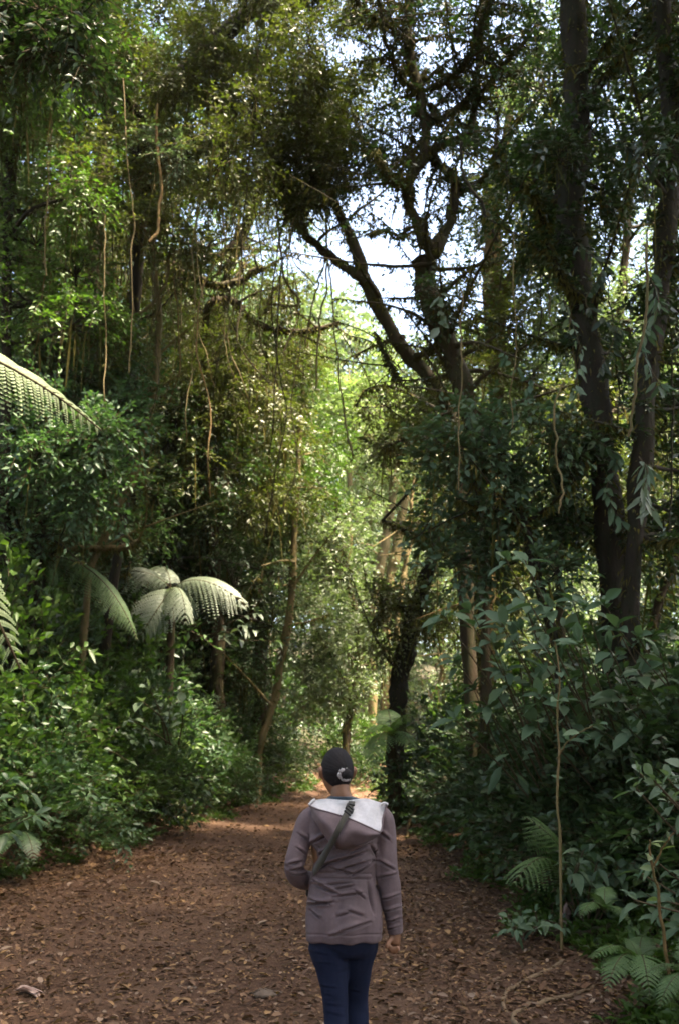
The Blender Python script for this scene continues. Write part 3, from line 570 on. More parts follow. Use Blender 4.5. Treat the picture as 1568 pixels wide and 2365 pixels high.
GL, GR = 'shrubs on the left bank', 'shrubs on the right bank'
left = [('d',.35,15.5,(.95,.95,1.35),'small dark shrub right in front of the grey tree fern trunk'),('g',1.3,12.6,(1.2,1.2,1.75),'tall upright shrub in front of the bare foot of the curved pale trunk'),
 ('d',1.5,13.6,(1.2,1.2,1.35),'tall dark upright shrub left of the grey tree fern trunk'),
 ('d',1.4,14.8,(1.2,1.2,1.35),'tall upright shrub covering the trunk of the grey tree fern'),
 ('g',1.4,16.2,(1.2,1.2,1.6),'tall leafy upright shrub right of the grey tree fern trunk'),
 ('d',1.5,17.6,(1.2,1.2,1.6),'dark upright shrub left of the slender tan trunk'),
 ('d',.35,18.3,.72,'small shrub hiding the foot of the slender tan trunk'),('b',.3,12.3,.85,'blue-green shrub hiding the foot of the curved pale trunk'),
 ('b',.9,10.6,1.0,'bushy blue-green shrub at the left edge of the picture, nearest on the left bank'),
 ('b',.9,12.2,1.05,'blue-green shrub on the left bank straight below the tip of the low light fern frond'),
 ('g',.8,13.6,1.0,'light catching shrub on the left bank in front of the heart shaped pale leaves'),
 ('g',.75,15.2,1.05,'brightest green shrub in the middle of the left bank'),
 ('b',.8,16.8,1.0,'rounded shrub on the left bank just left of the slender tan trunk'),
 ('d',.8,18.6,.9,'dark shrub at the foot of the slender tan trunk'),
 ('d',.7,20.8,.8,'small dark shrub right of the tan trunk above the track'),
 ('d',.7,23.0,.75,'dark shrub at the far left side of the track bend'),
 ('b',2.6,11.2,1.2,'tall shrub behind the nearest left bank shrub at the picture edge'),
 ('b',2.5,13.2,1.25,'tall blue-green shrub under the grey fern fronds'),
 ('g',2.3,15.4,1.25,'tall shrub below the twig with cream coloured leaves'),
 ('d',2.2,17.6,1.2,'tall dark shrub behind the brightest part of the left bank'),
 ('d',2.2,20.2,1.1,'shaded shrub behind the slender tan trunk'),
 ('d',4.4,12.4,1.4,'high shrub beneath the glossy leaved tree'),
 ('d',4.2,15.2,1.45,'high dark shrub left of the grey fern fronds'),
 ('d',4.0,18.2,1.4,'high dark shrub in the shade right of the grey fern fronds'),
 ('d',3.4,22.0,1.5,'large dim shrub behind the slender tan trunk, higher than the others there'),
 ('g',6.2,14.0,1.9,'very high shrub behind the glossy leaved tree at the left edge'),
 ('d',6.4,17.2,2.0,'very high dim shrub above the grey fern fronds'),
 ('d',6.0,20.5,2.0,'very high dim shrub right above the grey fern'),
 ('d',4.6,24.0,1.9,'broad dim shrub closing the gap behind the tan trunk'),
 ('d',8.6,19,2.3,'huge dim thicket shrub on the slope far behind the grey fern'),
 ('d',1.6,25.5,1.3,'dim shrub left of the far end of the track')]
for i,(k,d,Y,sc,lb) in enumerate(left): put_shrub(k, float(xL(Y))-d, Y, i*1.7, sc, lb, GL)
right = [('d',1.05,9.4,0.94,'low dark shrub right of the walker behind the thin sapling'),
 ('k',1.35,10.6,1.19,'dark broad leaved shrub at the right edge of the track'),
 ('d',1.05,12.2,1.06,'dark green shrub right of the track beside the walker'),
 ('d',0.95,14.0,1.06,'leafy shrub on the right bank above the exposed yellow root'),
 ('d',0.85,16.0,1.00,'small shrub right of the little tree fern'),
 ('g',1.35,18.5,1.06,'green shrub behind the little tree fern at the bend'),
 ('k',2.6,9.6,1.2,'tall dark shrub behind the thin sapling'),
 ('d',2.8,11.4,1.25,'tall shrub below the big grey-green leaves'),
 ('d',2.4,13.6,1.2,'tall shrub on the right bank in front of the orange brown trunk'),
 ('g',2.2,16.2,1.15,'tall green shrub left of the orange brown trunk'),
 ('d',1.5,8.9,.85,'dark shrub between the thin sapling and the broken post'),
 ('k',2.6,7.5,.8,'low dark shrub above the bright low fern at lower right'),
 ('d',2.4,8.9,1.25,'dark shrub filling the shade behind the tall fern frond'),
 ('k',3.0,7.4,1.1,'dark shrub beneath the pale leafy branch in the picture corner'),
 ('k',2.0,8.2,1.0,'dark shrub at the right edge beside the reddish dry stem'),
 ('d',3.6,8.4,1.3,'tall dark shrub under the pale leafy branch at the right edge'),
 ('d',4.4,10.6,1.5,'high dark shrub at the foot of the two dark right trunks'),
 ('d',4.6,13.6,1.6,'high shrub behind the thick epiphyte trunk'),
 ('d',3.4,17.5,1.7,'high shrub behind the orange brown trunk'),
 ('d',6.0,18.5,2.2,'very high shrub between the orange brown trunk and the thick dark trunk'),
 ('d',7.5,14.5,2.2,'very high shrub at the right edge behind the dark trunks'),
 ('d',1.75,8.7,1.05,'dark leafy shrub low in front of the big grey-green leaves'),
 ('k',2.6,7.9,1.25,'dark shrub right of the sapling stem at mid height'),
 ('d',1.9,10.4,1.25,'dark shrub left of the sapling under the big grey-green leaves'),
 ('d',3.3,9.2,1.5,'tall dark shrub right of the sapling under the largest leaves'),
 ('g',1.6,21.5,.9,'green shrub at the right side of the track bend'),
 ('g',-1.2,26.8,.95,'shrub closing the end of the visible track'),
 ('d',-.55,24.6,.6,'low dim shrub narrowing the track just before the bend')]
for i,(k,d,Y,sc,lb) in enumerate(right): put_shrub(k, float(xR(Y))+d, Y, i*1.3+.7, sc, lb, GR)
# low cover along both edges of the track (uncountable)
gc = Soup()
def edge_cover(n, side, Y0, Y1, spread, ll, lw, sl):
    Y = U(Y0,Y1,n); d = rng.exponential(spread, n)-.18-.18*np.sin(Y*2.3)-.1*np.sin(Y*5.1)
    x = xL(Y)-d if side < 0 else xR(Y)+d
    O = np.stack([x,Y,gz(x,Y)+.01],1); D = rng.normal(0,.7,(n,3)); D[:,2] = U(.5,1.3,n)
    sprays(gc, O, D, U(.5,1.3,n)*sl, 7, ll, lw, 'q', .5, 0, .003, flat=.4)
edge_cover(1500, -1, 9.5, 24, .45, .075, .032, .20); edge_cover(900, 1, 9.5, 24, .5, .08, .036, .22); edge_cover(700, 1, 6.0, 9.5, .55, .07, .034, .17); edge_cover(700, 1, 6.0, 10, 1.5, .09, .04, .24); edge_cover(900,-1,9.5,24,1.6,.09,.04,.3)
tag(gc.build('ground_cover', [M['green'], M['twig']]), 'low green plants creeping over both edges of the track', 'ground cover', kind='stuff')
# ---- ferns
def place_frond(o, base, tip, up=(0,0,1), parent=None, pbase=None):
    """turn and scale a frond mesh so that it runs from base to tip"""
    me = o.data; n = len(me.vertices); co = np.empty(n*3, np.float32); me.vertices.foreach_get('co', co); co = co.reshape(-1,3)
    tl = o['tipv']; tl = np.array([tl[0],tl[1],tl[2]]); v = np.asarray(tip)-np.asarray(base); sc = np.linalg.norm(v)/np.linalg.norm(tl)
    from mathutils import Matrix
    def frame(a, u):
        a = a/np.linalg.norm(a); u = np.asarray(u,float); u = u-a*np.dot(a,u); u /= np.linalg.norm(u); return np.stack([a, np.cross(u,a), u],1)
    Rm = frame(v, up) @ frame(tl, (0,0,1)).T
    Mx = Matrix([list(Rm[i]*sc)+[float(base[i]-(pbase[i] if pbase is not None else 0))] for i in range(3)]+[[0,0,0,1]])
    o.matrix_local = Mx
    if parent is not None: o.parent = parent
    return o
FM = {}
def frond_of(kind, mat):
    if (kind,mat) not in FM:
        a = dict(narrow=dict(L=1,W=.17,npair=40,kk=12,arch=.62,droop=.6,pin=1.0,lean=.6),tree=dict(L=1,W=.30,npair=26,kk=12,arch=.75,droop=.75,pin=.55), wide=dict(L=1,W=.40,npair=14,kk=16,arch=.75,droop=.85,pin=1.1,lean=.75,start=.14), small=dict(L=1,W=.26,npair=20,kk=8,arch=.8,droop=.85,pin=.4),lacy=dict(L=1,W=.34,npair=13,kk=10,arch=.85,droop=.95,pin=.7,lean=.6))[kind]
        o = frond_mesh('frond', mat=mat, **a); L=a['L']; o['tipv'] = (L, 0.0, L*(math.sin(a['arch'])-a['droop'])); FM[(kind,mat)] = o; return o
    s = FM[(kind,mat)]; o = s.copy(); COL.objects.link(o); return o
def fern(name, label, kind, mat, centre, tips, trunk=None, group=None, cat='fern', ups=None):
    c = np.asarray(centre, float); root = empty(name, c if trunk is None else (c[0],c[1],float(gz(c[0],c[1])))); tag(root, label, cat, group)
    pb = np.array(root.location)
    if trunk:
        s = Soup(); g = float(gz(c[0],c[1]))-.1; p = smooth_path(np.array([[c[0]+U(-.05,.05),c[1],g],[c[0]+.03,c[1],(g+c[2])/2],c]),10)
        tube(s, p, np.linspace(trunk*1.2,trunk,10), 9, .15); s.build('trunk', M['bark'], smooth=True, parent=root, sub=pb)
    for i,t in enumerate(tips):
        place_frond(frond_of(kind, mat), c, t, up=(ups[i] if ups else (0,0,1)), parent=root, pbase=pb)
    return root
fern('tree_fern', 'light yellow-green tree fern fronds hanging in at the left edge', 'narrow', 'fernlight', at(-640,780,4.8),
     [at(236,995,5.0), at(48,1545,4.6), at(-900,1100,5.2), at(-900,500,3.9), at(-500,500,6)], trunk=.07, ups=[(.35,-.75,.55),(.4,-.75,.5),(0,0,1),(0,0,1),(0,0,1)])
fern('tree_fern', 'grey-green tree fern with three broad fronds above the left bank', 'wide', 'fernpale', at(396,1362,16.6),
     [at(232,1335,16.2), at(318,1480,15.9), at(572,1402,16.2), at(430,1440,15.9), at(350,1320,17.4)], trunk=.06, ups=[(0,-.75,.65),(.45,-.75,.5),(.1,-.7,.7),(0,0,1),(0,0,1)])
fern('drooping_fern', 'darker fern with a long drooping frond left of the grey tree fern', 'narrow', 'fern', at(110,1285,13.8),
     [at(318,1478,13.2), at(120,1370,13.2), at(-60,1330,13.2), at(20,1330,12.9), at(150,1270,13.0)], trunk=.05, ups=[(.5,-.6,.6)]*5)
fern('little_tree_fern', 'little tree fern with a brown trunk at the right side of the track bend', 'lacy', 'fern', at(902,1700,16.2),
     [at(846,1705,15.6), at(975,1655,15.8), at(858,1775,15.5), at(955,1745,15.6), at(890,1640,16.8), at(985,1700,16.2)], trunk=.08)
fern('bank_fern', 'fern with a tall frond behind the thin sapling stem', 'wide', 'fern', at(1298,2030,8.9),
     [at(1208,1888,8.7), at(1186,2040,8.3), at(1405,1975,8.6), at(1440,2065,8.3), at(1350,1960,9.3)], ups=[(.4,-.7,.6),(0,-.2,1),(0,-.3,1),(0,-.3,1),(0,0,1)])
fern('bank_fern', 'bright low fern at the lower right edge of the track', 'small', 'fern', at(1475,2235,6.75),
     [at(1366,2215,6.5), at(1440,2165,6.9), at(1400,2290,6.3), at(1540,2190,6.7), at(1500,2300,6.2), at(1490,2170,7.1)])
fern('bank_fern', 'bright fern cut off by the lower right edge of the picture', 'small', 'fern', at(1610,2270,6.2),
     [at(1490,2250,6.1), at(1545,2200,6.4), at(1520,2330,5.9), at(1700,2230,6.2), at(1620,2180,6.7)])
fern('bank_fern', 'small yellowish fern behind the broken post', 'small', 'fern', at(1395,2110,7.7), [at(1345,2060,7.6), at(1440,2080,7.6), at(1340,2120,7.4), at(1450,2130,7.4), at(1400,2050,8)])
fern('bank_fern', 'small fern leaning over the track edge left of the thin sapling', 'small', 'fern', at(1120,1935,11.2), [at(1060,1930,11), at(1150,1890,11.3), at(1090,1975,10.8), at(1180,1930,11)])
fern('bank_fern', 'fern at the foot of the left bank at the picture edge', 'small', 'blue', at(40,1930,11.3), [at(-60,1930,11), at(20,1860,11.4), at(120,1915,11), at(80,1995,10.8), at(-10,1990,10.8), at(90,1870,11.3)])
# ---- large leaved shrubs
def whorl_shrub(name, label, base, tips, n, L, leaf, cat='shrub', spread=.9, w=.46, stem=.012, droopk=.25, group=None):
    root = empty(name, base); tag(root, label, cat, group); ws, cs = Soup(), Soup(); b = np.array(base)
    for tp in tips:
        tp = np.asarray(tp); m_ = b*.45+tp*.55+rng.normal(0,.08,3); m_[2] = b[2]+(tp[2]-b[2])*.6
        p = smooth_path(np.array([b+rng.normal(0,.05,3)*[1,1,0], m_, tp]), 12); tube(ws, p, np.linspace(stem,stem*.4,12), 6, .05)
        ax = unit(p[-1]-p[-4]+np.array([0,-.05,.12])); k = max(3, n+rng.integers(-1,2)); a = np.arange(k)*2.4+U(0,6)
        X = unit(np.cross(ax,[.2,.5,.8])); Y_ = np.cross(ax,X)
        rd = np.cos(a)[:,None]*X+np.sin(a)[:,None]*Y_; tilt = U(.25,1.0,(k,1))*spread
        D = unit(rd*tilt+ax*(1-tilt*.75)+rng.normal(0,.22,(k,3))); D[:,2] -= U(0,.45,k); Nn = unit(UP*1.0+ax*.4-rd*.3+rng.normal(0,.42,(k,3))+np.array([0,-.35,0]))
        O = p[-1]-ax*(np.arange(k)*.014)[:,None]+D*.03; Ls = L*U(.45,1.15,k)
        prisms(ws, p[-1]-ax*(np.arange(k)*.014)[:,None]-0*D, O, .0028)
        leaves(cs, O, D, Nn, Ls, Ls*w*U(.85,1.15,k), 'o', .16, droopk)
        sub = p[5:11:2]+rng.normal(0,.01,(3,3)); D2 = unit(rng.normal(0,1,(3,3))*[1,1,.3]+[0,-.3,0])
        leaves(cs, sub, D2, UP+rng.normal(0,.3,(3,3)), L*U(.7,1.1,3), L*w*U(.8,1.1,3), 'o', .16, droopk)
    ws.build('stem', M['twig'], parent=root, smooth=True, sub=b); cs.build('foliage', M[leaf], parent=root, smooth=True, sub=b)
    return root
def jit(lst, Y0, Y1): return [at(x+U(-12,12), y+U(-10,10), U(Y0,Y1)) for x,y in lst]
def gpt(x, Y): return np.array([x, Y, float(gz(x,Y))-.05])
whorl_shrub('broadleaf_shrub', 'shrub with big grey-green leaves reaching left toward the track', gpt(2.35,10.2),
  jit([(1012,1412),(1092,1402),(1150,1428),(1200,1395),(1085,1450),(1130,1480),(1190,1495),(1215,1440),(1150,1540),(1100,1580),(1220,1560),(1060,1520),(1130,1620),(1060,1650)],9.2,9.9), 6, .21, 'broad')
whorl_shrub('broadleaf_shrub', 'shrub with the largest pale green leaves in the middle of the right bank', gpt(2.9,10.0),
  jit([(1165,1445),(1190,1478),(1212,1448),(1270,1398),(1310,1380),(1350,1400),(1300,1440),(1250,1500),(1335,1470),(1290,1540),(1240,1600),(1340,1560),(1200,1300),(1170,1290),(1300,1620),(1380,1620),(1230,1660),(1330,1690)],8.7,9.5), 6, .22, 'broad')
whorl_shrub('broadleaf_shrub', 'big leaved shrub at the right edge below the two dark trunks', gpt(3.7,9.8),
  jit([(1390,1400),(1430,1440),(1480,1480),(1400,1500),(1460,1540),(1520,1500),(1550,1560),(1420,1600),(1490,1620),(1540,1640),(1450,1680),(1390,1680),(1500,1700),(1560,1720),(1420,1740)],8.6,9.5), 6, .21, 'broad')
whorl_shrub('pale_leaf_branch', 'pale green leafy branch reaching in at the right edge above the reddish stem', gpt(2.65,6.2),
  jit([(1470,1778),(1500,1800),(1535,1790),(1560,1815),(1480,1820),(1545,1840),(1575,1780)],5.6,6.0), 5, .11, 'pale', w=.5)
whorl_shrub('cream_leaf_twig', 'bare twig ending in cream coloured leaves beside the grey tree fern', at(400,1480,18.5), [at(545,1398,18),at(592,1412,17.9),at(585,1455,17.9),at(520,1470,18),at(565,1445,17.9),at(640,1480,18)], 5, .17, 'pale', w=.55, droopk=.6, spread=.7)
whorl_shrub('low_broad_plant', 'low dark leaved plant at the track edge left of the broken post', gpt(*[float(v) for v in on_path(1215,2150)]),
  [at(1175,2120,8.1),at(1200,2110,8.2),at(1235,2105,8.2),at(1260,2125,8),at(1190,2140,7.9),at(1240,2140,7.9)], 5, .11, 'broad', w=.42, droopk=.4)
whorl_shrub('low_broad_plant', 'dark plant with drooping leaves under the tall fern frond', gpt(1.95,8.6),
  jit([(1345,1960),(1385,1985),(1340,2000),(1420,2000),(1300,1990),(1370,2030),(1450,1990),(1410,2040)],8.0,8.6), 6, .17, 'broad', w=.42, droopk=.45)
whorl_shrub('low_broad_plant', 'leafy plant at the lower right behind the reddish dry stem', gpt(2.75,6.9),
  jit([(1480,2010),(1520,1990),(1560,2030),(1500,2060),(1545,2080),(1465,2080),(1570,2130),(1520,2120)],6.6,7.2), 6, .13, 'broad', w=.42, droopk=.4)
whorl_shrub('pale_herb', 'pale broad leaved herb at the foot of the left bank in the picture corner', gpt(-4.3,10.9),
  jit([(20,1790),(60,1830),(-10,1850),(70,1890),(30,1910),(100,1870),(-30,1920)],10.2,10.6), 6, .17, 'blue', w=.36, droopk=.4)
whorl_shrub('heart_leaf_plant', 'plant with pale heart shaped leaves in the middle of the left bank', at(400,1720,14.4), [at(330,1620,13.2),at(420,1622,13.2),at(345,1590,13.3),at(300,1660,13.2)], 3, .16, 'pale', w=.8)
# climbing plants with pale drooping leaves on the right hand trunks
def climber(name, label, pts, n, L, leaf='pale', w=.42, group=None, r=.005):
    P = smooth_path(np.array([at(*p) for p in pts]), 20); b = P[0]; root = empty(name, b); tag(root, label, 'climbing plant', group)
    ws, cs = Soup(), Soup(); tube(ws, P, r, 5, .1)
    t = U(0,1,n); i = t*19; O = np.stack([np.interp(i, np.arange(20), P[:,k]) for k in range(3)],1)+rng.normal(0,.012,(n,3))
    D = rng.normal(0,.5,(n,3)); D[:,2] = -U(.4,1.1,n); D[:,1] -= .2; Nn = rng.normal(0,.5,(n,3))+np.array([0,-1,.4]); Ls = L*U(.7,1.2,n)
    prisms(ws, O, O+unit(D)*.03, .002); leaves(cs, O+unit(D)*.03, D, Nn, Ls, Ls*w, 'o', .12, .1)
    ws.build('stem', M['twig'], parent=root, smooth=True, sub=b); cs.build('foliage', M[leaf], parent=root, smooth=True, sub=b)
climber('climbing_plant', 'climber with pale oval leaves hanging left of the thick dark trunk', [(1300,690,10.56),(1325,760,10.43),(1340,820,10.43),(1325,900,10.43),(1318,960,10.43)], 34, 0.104)
climber('climbing_plant', 'climber with pale leaves hugging the forked trunk', [(1005,660,12.4),(1018,700,12.3),(1015,760,12.3)], 12, .15, w=.6)
climber('climbing_plant', 'grey leaved climber at the foot of the forked trunk', [(1065,905,11.04),(1085,940,10.92),(1075,990,10.92)], 13, 0.144, 'broad', w=.5)
climber('climbing_plant', 'grey leaved hanging sprig left of the thick dark trunk', [(1150,800,11.28),(1185,840,11.16),(1230,880,11.16),(1200,900,11.04)], 22, 0.114, 'broad')
climber('climbing_plant', 'tuft of long pale drooping leaves on the dark trunk nearest the right edge', [(1475,1055,9.66),(1495,1090,9.52),(1480,1150,9.52),(1510,1180,9.52)], 30, 0.205, w=.22)
climber('climbing_plant', 'drooping grey leaves on the lower part of the thick dark trunk', [(1370,1010,10.56),(1425,1060,10.43),(1400,1130,10.43),(1440,1230,10.43)], 40, 0.135, 'broad', w=.4)
climber('climbing_plant', 'dark leaved climber high on the slim right trunk', [(1490,620,9.66),(1520,700,9.52),(1480,800,9.52),(1530,900,9.52)], 50, 0.141, 'broad', w=.3)
climber('climbing_plant', 'ragged leaf spray between the tops of the two dark right trunks', [(1400,350,10.64),(1450,330,10.5),(1500,330,10.36),(1430,400,10.5),(1520,370,10.22)], 46, 0.166, 'dark', w=.36)
climber('climbing_plant', 'leafy climber on the thick dark trunk level with the sky gap', [(1330,560,10.56),(1390,620,10.43),(1350,700,10.43),(1420,760,10.43),(1380,860,10.43)], 60, 0.122, 'dark', w=.42)
# ---- lianas
def liana(label, pts, r, mat='liana', group='hanging lianas', mossy=0):
    P = smooth_path(np.array([at(*p) for p in pts]), 26); P = smooth_path(P+np.cumsum(rng.normal(0,.011,P.shape),0)*np.array([1,1,.2]), 60)[np.linspace(0,59,26).astype(int)]
    root = empty('liana', P[0]); tag(root, label, 'liana', group); s = Soup(); tube(s, P, r, 6, .12); s.build('stem', M[mat], smooth=True, parent=root, sub=P[0])
    if mossy:
        ms = Soup(); i = rng.integers(0,26,mossy); O = P[i]+rng.normal(0,.012,(mossy,3)); D = rng.normal(0,.3,(mossy,3)); D[:,2] = -1
        leaves(ms, O, D, rng.normal(0,1,(mossy,3)), U(.04,.14,mossy), .012, 'q', 0, 0); ms.build('moss_foliage', M['moss'], parent=root, sub=P[0])
liana('mossy liana looping in a deep curve left of the pale distant trees', [(628,300,14.4),(640,520,14.4),(655,640,14.4),(690,690,14.4),(672,705,14.4),(620,700,14.4)], .018, mossy=90)
liana('left one of the lianas hanging in front of the pale distant trees', [(752,470,14.2),(748,600,14.2),(725,680,14.2),(700,800,14.2)], .014, mossy=60)
liana('middle one of the lianas hanging in front of the pale distant trees', [(756,470,14.2),(752,620,14.2),(742,740,14.2),(735,900,14.2)], .014, mossy=60)
liana('right one of the lianas, slanting past the lime green bush', [(752,560,14.2),(766,680,14.2),(780,840,14.2),(800,980,14.2),(815,1060,14.2)], .012, mossy=40)
liana('reddish liana with an elbow in the upper left foliage', [(362,240,12.4),(356,400,12.4),(350,510,12.4),(330,560,12.4)], .022, 'barkred')
liana('long straight liana at the left beside the thin dark edge trunk', [(128,230,12.2),(122,330,12.2),(118,470,12.2),(120,640,12.2)], .010, 'liana')
liana('very long straight liana left of the reddish elbowed liana', [(286,180,12.3),(288,420,12.3),(284,620,12.3),(280,860,12.3)], .009, 'liana')
liana('mossy liana swinging in a low arc under the sagging branches', [(270,735,13.6),(330,715,13.6),(370,670,13.6),(388,620,13.6),(395,560,13.6)], .022, mossy=90)
liana('liana with yellow moss hanging from the heavy dark limb', [(602,-30,12.6),(600,80,12.6),(596,170,12.6),(604,260,12.6)], .010, 'liana')
liana('exposed thick liana crossing the dark crowns at upper right', [(1150,560,12),(1110,480,12),(1075,400,12),(1060,330,12)], .02, 'barkdark')
liana('thin pale liana hanging right of the dark understorey tree', [(1300,880,8.2),(1290,1000,8.2),(1310,1100,8.2),(1300,1180,8.2)], .008, 'barkpale')
liana('yellowish mossy liana rising between the dark right trunks', [(1490,560,9),(1500,700,9),(1470,850,9),(1450,1000,9)], .013)
for i in range(52):
    x = U(20,700) if i > 25 else [60,95,150,175,205,240,262,312,335,385,410,432,455,500,530,555,575,610,660,690,30,225,350,470,520,590][min(i,25)]
    y0, ln, Y = U(250,700), U(250,620), U(12,15.5)
    liana('thin brown liana hanging straight down among the mossy left trees', [(x+U(-30,30),y0-60,Y),(x,y0,Y),(x+U(-16,16),y0+ln*.3,Y),(x+U(-26,26),y0+ln*.55,Y+.2),(x+U(-22,22),y0+ln*.8,Y),(x+U(-50,50),y0+ln,Y+.3)], U(.004,.010), ['liana','bark','liana','barkred','bark'][i%5], 'thin lianas among the left trees', 24)
for i in range(10):
    x = [1180,1230,1275,1400,1450,1550,1060,1170,1330,1500][i]; y0, ln, Y = U(300,800), U(200,500), U(9,13)
    liana('thin dark liana hanging straight down between the right hand trunks', [(x,y0,Y),(x+U(-12,12),y0+ln*.5,Y),(x+U(-22,22),y0+ln,Y)], U(.005,.010), ['liana','barkdark'][i%2], 'thin lianas among the right trunks', 18)
M['deadwood'] = noisemat('weathered_dead_wood', [(.16,.10,.085),(.24,.155,.13),(.30,.205,.175)], 14, bump=.6, stretch=(1,1,.3), dist=.01)
M['rootm'] = noisemat('root_bark', [(.10,.065,.04),(.17,.115,.07),(.22,.155,.095)], 16, bump=.7, dist=.008)
# ---- small things beside the track
def stemthing(name, label, cat, paths, mat, leafm=None, n=0, L=.08, parts=('stem','foliage')):
    b = np.array(paths[0][0][0]); root = empty(name, b); tag(root, label, cat); s, c = Soup(), Soup()
    for P, r0, r1 in paths:
        p = smooth_path(np.array(P), 16); p[2:-1] += rng.normal(0,.004,(13,3)); tube(s, smooth_path(p,40), np.linspace(r0,r1,40), 8, .16)
        if n: 
            O = p[rng.integers(6,16,n)]; D = rng.normal(0,1,(n,3)); D[:,2] = np.abs(D[:,2])*.4-.15; leaves(c, O, D, UP+rng.normal(0,.3,(n,3))+[0,-.3,0], L*U(.7,1.3,n), L*.45, 'o', .15, .2)
    s.build(parts[0], M[mat], smooth=True, parent=root, sub=b)
    if c.n: c.build(parts[1], M[leafm], smooth=True, parent=root, sub=b)
stemthing('sapling', 'thin straight tan sapling stem standing in front of the right hand shrubs', 'sapling',
  [([gpt(*[float(v) for v in (at(1290,2060,8.1)[0],8.1)]), at(1291,1950,8.1), at(1285,1840,8.1), at(1290,1740,8.1), at(1284,1650,8.1), at(1292,1570,8.1), at(1280,1480,8.1)],   .0105,.006), ([at(1286,1752,8.1),at(1310,1715,8.0),at(1345,1688,7.9),at(1385,1672,7.9)],.007,.004)], 'barkpale', 'broad', 7, .15)
stemthing('dry_stem', 'reddish dry stem with sparse leaves at the lower right edge', 'plant',
  [([at(1545,2255,6.4), at(1530,2150,6.4), at(1515,2040,6.4), at(1502,1975,6.4), at(1500,1940,6.4)], .011,.005), ([at(1508,2000,6.4),at(1530,1960,6.4),at(1570,1900,6.4)],.007,.004)], 'barkred', 'lime', 4, .09)
px, pY = on_path(1308,2160)
stemthing('broken_post', 'short broken grey-pink post stump standing at the right track edge', 'post',
  [([np.array([px,pY,float(gz(px,pY))-.1]), at(1306,2130,pY), at(1308,2105,pY), at(1314,2082,pY)], .038,.030), ([at(1290,2128,pY-.03),at(1310,2132,pY-.06),at(1330,2142,pY-.03)],.016,.012)], 'deadwood', parts=('post','x'))
def onp(vx, vy, h=.006):
    x, Y = on_path(vx, vy); return np.array([x, Y, float(gz(x,Y))+h])
stemthing('root', 'bent exposed root lying on the track at lower right', 'root', [([onp(1300,2225),onp(1255,2248),onp(1200,2268),onp(1168,2290),onp(1160,2315),onp(1175,2335,-.01)],.018,.012)], 'rootm')
stemthing('root', 'long exposed root curving to the bottom edge of the picture', 'root', [([onp(1400,2262,.0),onp(1320,2290),onp(1240,2308),onp(1195,2330),onp(1190,2355),onp(1260,2400,.0)],.016,.013)], 'rootm')
stemthing('root', 'yellow exposed root on the right bank beside the walker', 'root', [([onp(1035,1850,.25),onp(985,1880,.16),onp(948,1905,.1),onp(938,1935,.0)],.03,.02)], 'barkred')
# fallen branch, stones and a big dead leaf
stemthing('fallen_branch', 'rotting fallen branch at the foot of the broken post', 'branch', [([onp(1250,2165,.03),onp(1330,2185,.05),onp(1420,2190,.06)],.05,.035)], 'bark')
def stone(label, vx, vy, r):
    p = onp(vx, vy, .0); s = Soup(); n = 10; th = np.linspace(0,PI,n); ph = np.linspace(0,2*PI,16,endpoint=False)
    V = np.array([[math.sin(a)*math.cos(b), math.sin(a)*math.sin(b), math.cos(a)*.22] for a in th for b in ph]); V = V*r*(1+.16*np.sin(V[:,:1]*5+vx)+.12*np.sin(V[:,1:2]*7+1))
    i = np.arange(n-1)[:,None]*16; j = np.arange(16)[None]; s.add(V, np.stack([i+j,i+(j+1)%16,i+16+(j+1)%16,i+16+j],-1).reshape(-1,4)); o = s.build('stone', M['stone'], smooth=True); o.location = p; tag(o, label, 'stone')
M['stone'] = noisemat('stone', [(.07,.048,.036),(.11,.08,.06),(.15,.115,.09)], 14, bump=.5)
stone('flat grey stone sunk in the track left of the walker', 612, 2275, .10); stone('small pale stone lying on the track left of the walker', 445, 2262, .035); stone('pale stone on the bank at the bend of the track', 868, 1806, .16)
M['leafdead'] = leafmat('pale_dead_leaf', [(.26,.17,.15),(.34,.25,.21),(.30,.20,.17)], rough=.7, trans=.1, tcol=(1,.9,.8))
s = Soup(); c = onp(40,2282,.03); a = np.linspace(-.5,.6,6); D = np.stack([np.cos(a),np.sin(a)*.9,np.full(6,.10)],1)
leaves(s, np.repeat(c[None],6,0), D, UP+rng.normal(0,.35,(6,3)), U(.13,.2,6), .05, 'o', .35, .3); tag(s.build('dead_leaf', M['leafdead'], smooth=True, sub=c, loc=c), 'large pale curled dead leaf lying on the track at the lower left', 'dead leaf')
# ------------------------------------------------------------------ the walker
PY = 4.95
def q(zx, zy, dy=0.0): return at(604.5+zx/3.597, 1707.7+zy/3.597, PY+dy)
def zoomc(P):
    x, y = proj(P); return (x-604.5)*3.597, (y-1707.7)*3.597
person = empty('person', (float(q(660,1650)[0]), PY, float(gz(q(660,1650)[0], PY)))); PB = np.array(person.location); GZ = PB[2]
tag(person, 'person seen from behind walking up the track in a mauve jacket and navy trousers', 'person')
def fabric(name, c1, c2, rough=.8, scale=60, bump=.15, sheen=.15):
    m = noisemat(name, [c1, c2], scale, rough, bump, 4, dist=.003); p = [n for n in m.node_tree.nodes if n.type == 'BSDF_PRINCIPLED'][0]
    p.inputs['Sheen Weight'].default_value = sheen; return m
M['jacket'] = fabric('mauve_jacket_cloth', (.096,.067,.074), (.122,.086,.094), .66, 60, .15, .04)
M['lining'] = fabric('white_lining', (.40,.385,.405), (.50,.485,.505))
M['navy'] = fabric('navy_trouser_cloth', (.0055,.009,.026), (.008,.0125,.034), .85, 60, .15, 0)
M['shirt'] = fabric('slate_shirt_cloth', (.020,.032,.048), (.03,.045,.062))
M['strap'] = fabric('olive_strap_webbing', (.032,.029,.023), (.046,.042,.033), .8, 90)
